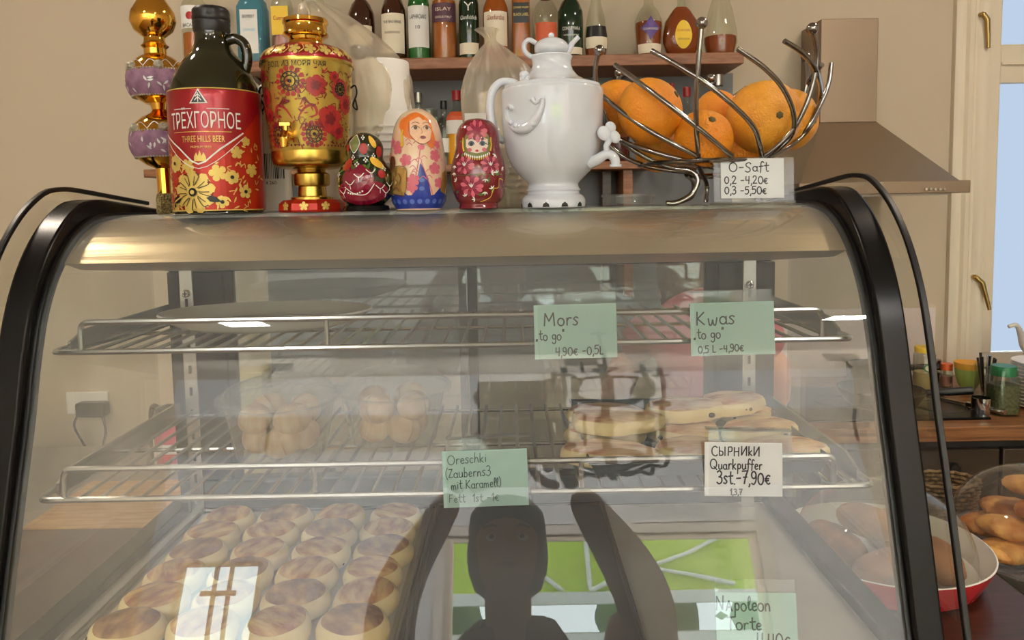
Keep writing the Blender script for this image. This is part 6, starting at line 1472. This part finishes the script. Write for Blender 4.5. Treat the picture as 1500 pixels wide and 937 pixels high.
# the photographer, mirrored in the case: holds a phone up at the camera's place
t = thing('person', 'person in a dark red shirt holding a phone up, mirrored in the case glass', 'person', (-.02, -.24, 0))
B = Vector((-.02, -.24, 0))
def v(x, y, z): return Vector((x, y, z)) - B
ch = -.21
body = [v(-.02, ch, .90), v(-.02, ch, 1.02), v(-.02, ch, 1.14), v(-.02, ch, 1.235), v(-.02, ch + .01, 1.275),
        v(-.17, ch, 1.225), v(.13, ch, 1.225), v(-.205, ch + .04, 1.20), v(.17, ch + .04, 1.205)]
skin_body('shirt', 'shirt_red', body, [(0, 1), (1, 2), (2, 3), (3, 4), (3, 5), (3, 6), (5, 7), (6, 8)], [(.155, .11), (.135, .095), (.15, .105), (.125, .085), (.062, .055), (.062, .06), (.062, .06), (.056, .056), (.056, .056)], t)
skin_body('neck', 'skin', [v(-.02, ch + .005, 1.25), v(-.02, ch + .02, 1.31), v(-.02, ch + .03, 1.36)], [(0, 1), (1, 2)], [.056, .050, .050], t)
skin_body('trousers', 'trousers', [v(-.02, ch, .92), v(-.02, ch, .84), v(-.11, ch, .78), v(.07, ch, .78), v(-.12, ch + .01, .46), v(.08, ch + .01, .46), v(-.12, ch - .02, .09), v(.08, ch - .02, .09)],
          [(0, 1), (1, 2), (1, 3), (2, 4), (3, 5), (4, 6), (5, 7)], [(.15, .105), (.155, .11), .09, .09, .062, .062, .045, .045], t)
for s_, x in ((-1, -.12), (1, .08)):
    skin_body('shoe', 'black_rubber', [v(x, ch - .03, .045), v(x, ch + .06, .04), v(x, ch + .15, .035)], [(0, 1), (1, 2)], [(.040, .038), (.042, .034), (.034, .026)], t)
# arms: elbow low and out, wrists beside the phone
skin_body('arm', 'skin', [v(-.195, ch + .03, 1.205), v(-.255, -.10, 1.235), v(-.205, -.045, 1.36), v(-.120, -.020, 1.500)], [(0, 1), (1, 2), (2, 3)], [.055, .056, .046, .026], t)
ar = skin_body('arm', 'skin_tanned', [v(.165, ch + .03, 1.205), v(.255, -.10, 1.255), v(.195, -.045, 1.38), v(.115, -.020, 1.505)], [(0, 1), (1, 2), (2, 3)], [.058, .064, .054, .028], t)
for k in range(4):
    MB().tube(catmull([v(.275 - .012 * k, -.062, 1.285 + .016 * k), v(.255 - .012 * k, -.052, 1.292 + .016 * k), v(.235 - .012 * k, -.044, 1.288 + .016 * k), v(.215 - .012 * k, -.034, 1.300 + .016 * k)], 4), .003, 6).build('tattoo', 'tattoo', ar)
hand(t, v(-.120, -.020, 1.500), (.42, .06, .9), (0, -1, .1), 1, .45, 'skin')
hand(t, v(.115, -.020, 1.505), (-.42, .06, .9), (0, -1, .1), -1, .45, 'skin_tanned')
head(t, v(-.02, -.175, 1.405) , Matrix.Rotation(pi, 4, 'Z') @ Matrix.Rotation(R(-8), 4, 'X'), 'hair_dark', 'skin', False)
t = thing('phone', 'phone held up in both hands by the person mirrored in the glass', 'phone', (0, -.016, 1.6))
MB().box(-.075, .075, -.006, .002, -.036, .036).build('phone_body', 'black_gloss', t, bevel=.003)
MB().box(-.071, .071, -.0068, -.006, -.033, .033).build('screen', 'dark_grey_metal', t, smooth=False)
for dx, dz in ((-.055, .018), (-.055, -.004)): MB().lathe([(0.0001, 0), (.008, 0), (.008, .002), (0.0001, .002)], 16, M=Matrix.Translation((dx, .002, dz)) @ Matrix.Rotation(R(-90), 4, 'X')).build('lens', 'chrome', t)
# the staff member bending over the worktop behind the case
pc = P(1042, 450, 1.74)
BX = pc.x
t = thing('person', 'staff member in a pink shirt bending over behind the case', 'person', (BX, 1.72, 0))
B = Vector((BX, 1.72, 0))
def v(x, y, z): return Vector((BX + x, y, z)) - B
skin_body('shirt', 'shirt_pink', [v(0, 1.70, .86), v(0, 1.68, 1.0), v(0, 1.72, 1.16), v(0, 1.78, 1.30), v(0, 1.85, 1.36), v(-.14, 1.80, 1.30), v(.14, 1.80, 1.30), v(-.18, 1.85, 1.22), v(.18, 1.85, 1.22)],
          [(0, 1), (1, 2), (2, 3), (3, 4), (3, 5), (3, 6), (5, 7), (6, 8)], [(.15, .11), (.135, .10), (.14, .11), (.12, .09), (.06, .055), .062, .062, .055, .055], t)
skin_body('neck', 'skin', [v(0, 1.83, 1.34), v(0, 1.90, 1.38)], [(0, 1)], [.052, .048], t)
skin_body('trousers', 'trousers', [v(0, 1.70, .90), v(0, 1.70, .82), v(-.09, 1.70, .76), v(.09, 1.70, .76), v(-.10, 1.69, .45), v(.10, 1.69, .45), v(-.10, 1.72, .09), v(.10, 1.72, .09)],
          [(0, 1), (1, 2), (1, 3), (2, 4), (3, 5), (4, 6), (5, 7)], [(.15, .11), (.155, .11), .09, .09, .064, .064, .045, .045], t)
for x in (-.10, .10): skin_body('shoe', 'black_rubber', [v(x, 1.68, .045), v(x, 1.78, .04), v(x, 1.87, .035)], [(0, 1), (1, 2)], [(.040, .038), (.042, .034), (.034, .026)], t)
for s_ in (-1, 1):
    skin_body('arm', 'skin', [v(s_ * .175, 1.84, 1.23), v(s_ * .215, 1.90, 1.08), v(s_ * .16, 2.0, 1.03)], [(0, 1), (1, 2)], [.046, .040, .025], t)
    hand(t, v(s_ * .16, 2.0, 1.03), (-s_ * .1, 1, -.25), (0, .2, 1), s_ * -1, .2, 'skin')
head(t, v(0, 1.95, 1.375), Matrix.Rotation(pi, 4, 'Z') @ Matrix.Rotation(R(38), 4, 'X'), 'hair_brown', 'skin', False)

# ---------------------------------------------------------------- chandelier behind the camera, mirrored in the glass
# reflected ray of pixel (890,590): up about 19 degrees behind the camera
CHY = -2.3
t = thing('chandelier', 'black iron chandelier with candle arms, mirrored in the case glass', 'chandelier', (.48, CHY, 2.26))
ring = [(.17 * cos(k * pi / 18), .17 * sin(k * pi / 18), 0) for k in range(36)]
MB().tube(ring, .018, 8, closed=True).build('ring', 'black_iron', t)
MB().tube(catmull([(0, 0, -.12), (0, 0, -.02), (0, 0, .9)], 3), .01, 8).build('stem', 'black_iron', t)
MB().lathe([(0.001, -.14), (.018, -.12), (.03, -.09), (.012, -.06), (.02, 0), (.03, .04), (.012, .08), (0.01, .1)], 20).build('turned_core', 'black_iron', t)
MB().tube([(.06 * cos(k * pi / 10), .06 * sin(k * pi / 10), .16) for k in range(20)], .012, 8, closed=True).build('crown', 'black_iron', t)
for k in range(8):
    a = 2 * pi * k / 8 + .2; ca, sa = cos(a), sin(a)
    am = MB().tube(catmull([(.01 * ca, .01 * sa, -.04), (.09 * ca, .09 * sa, -.09), (.19 * ca, .19 * sa, -.05), (.26 * ca, .26 * sa, -.06), (.285 * ca, .285 * sa, -.01), (.275 * ca, .275 * sa, .03)], 5), .012, 8).build('arm', 'black_iron', t)
    M_ = Matrix.Translation((.275 * ca, .275 * sa, .03))
    MB().lathe([(.001, 0), (.046, .004), (.048, .014), (.016, .018), (.016, .03), (.001, .03)], 16, M=M_).build('drip_pan', 'black_iron', am)
    MB().lathe([(.017, .03), (.017, .11), (.001, .115)], 12, M=M_).build('candle', 'black_matte', am)
MB().lathe([(.001, .9), (.05, .9), (.05, .88), (.001, .86)], 20).build('ceiling_rose', 'black_iron', t)
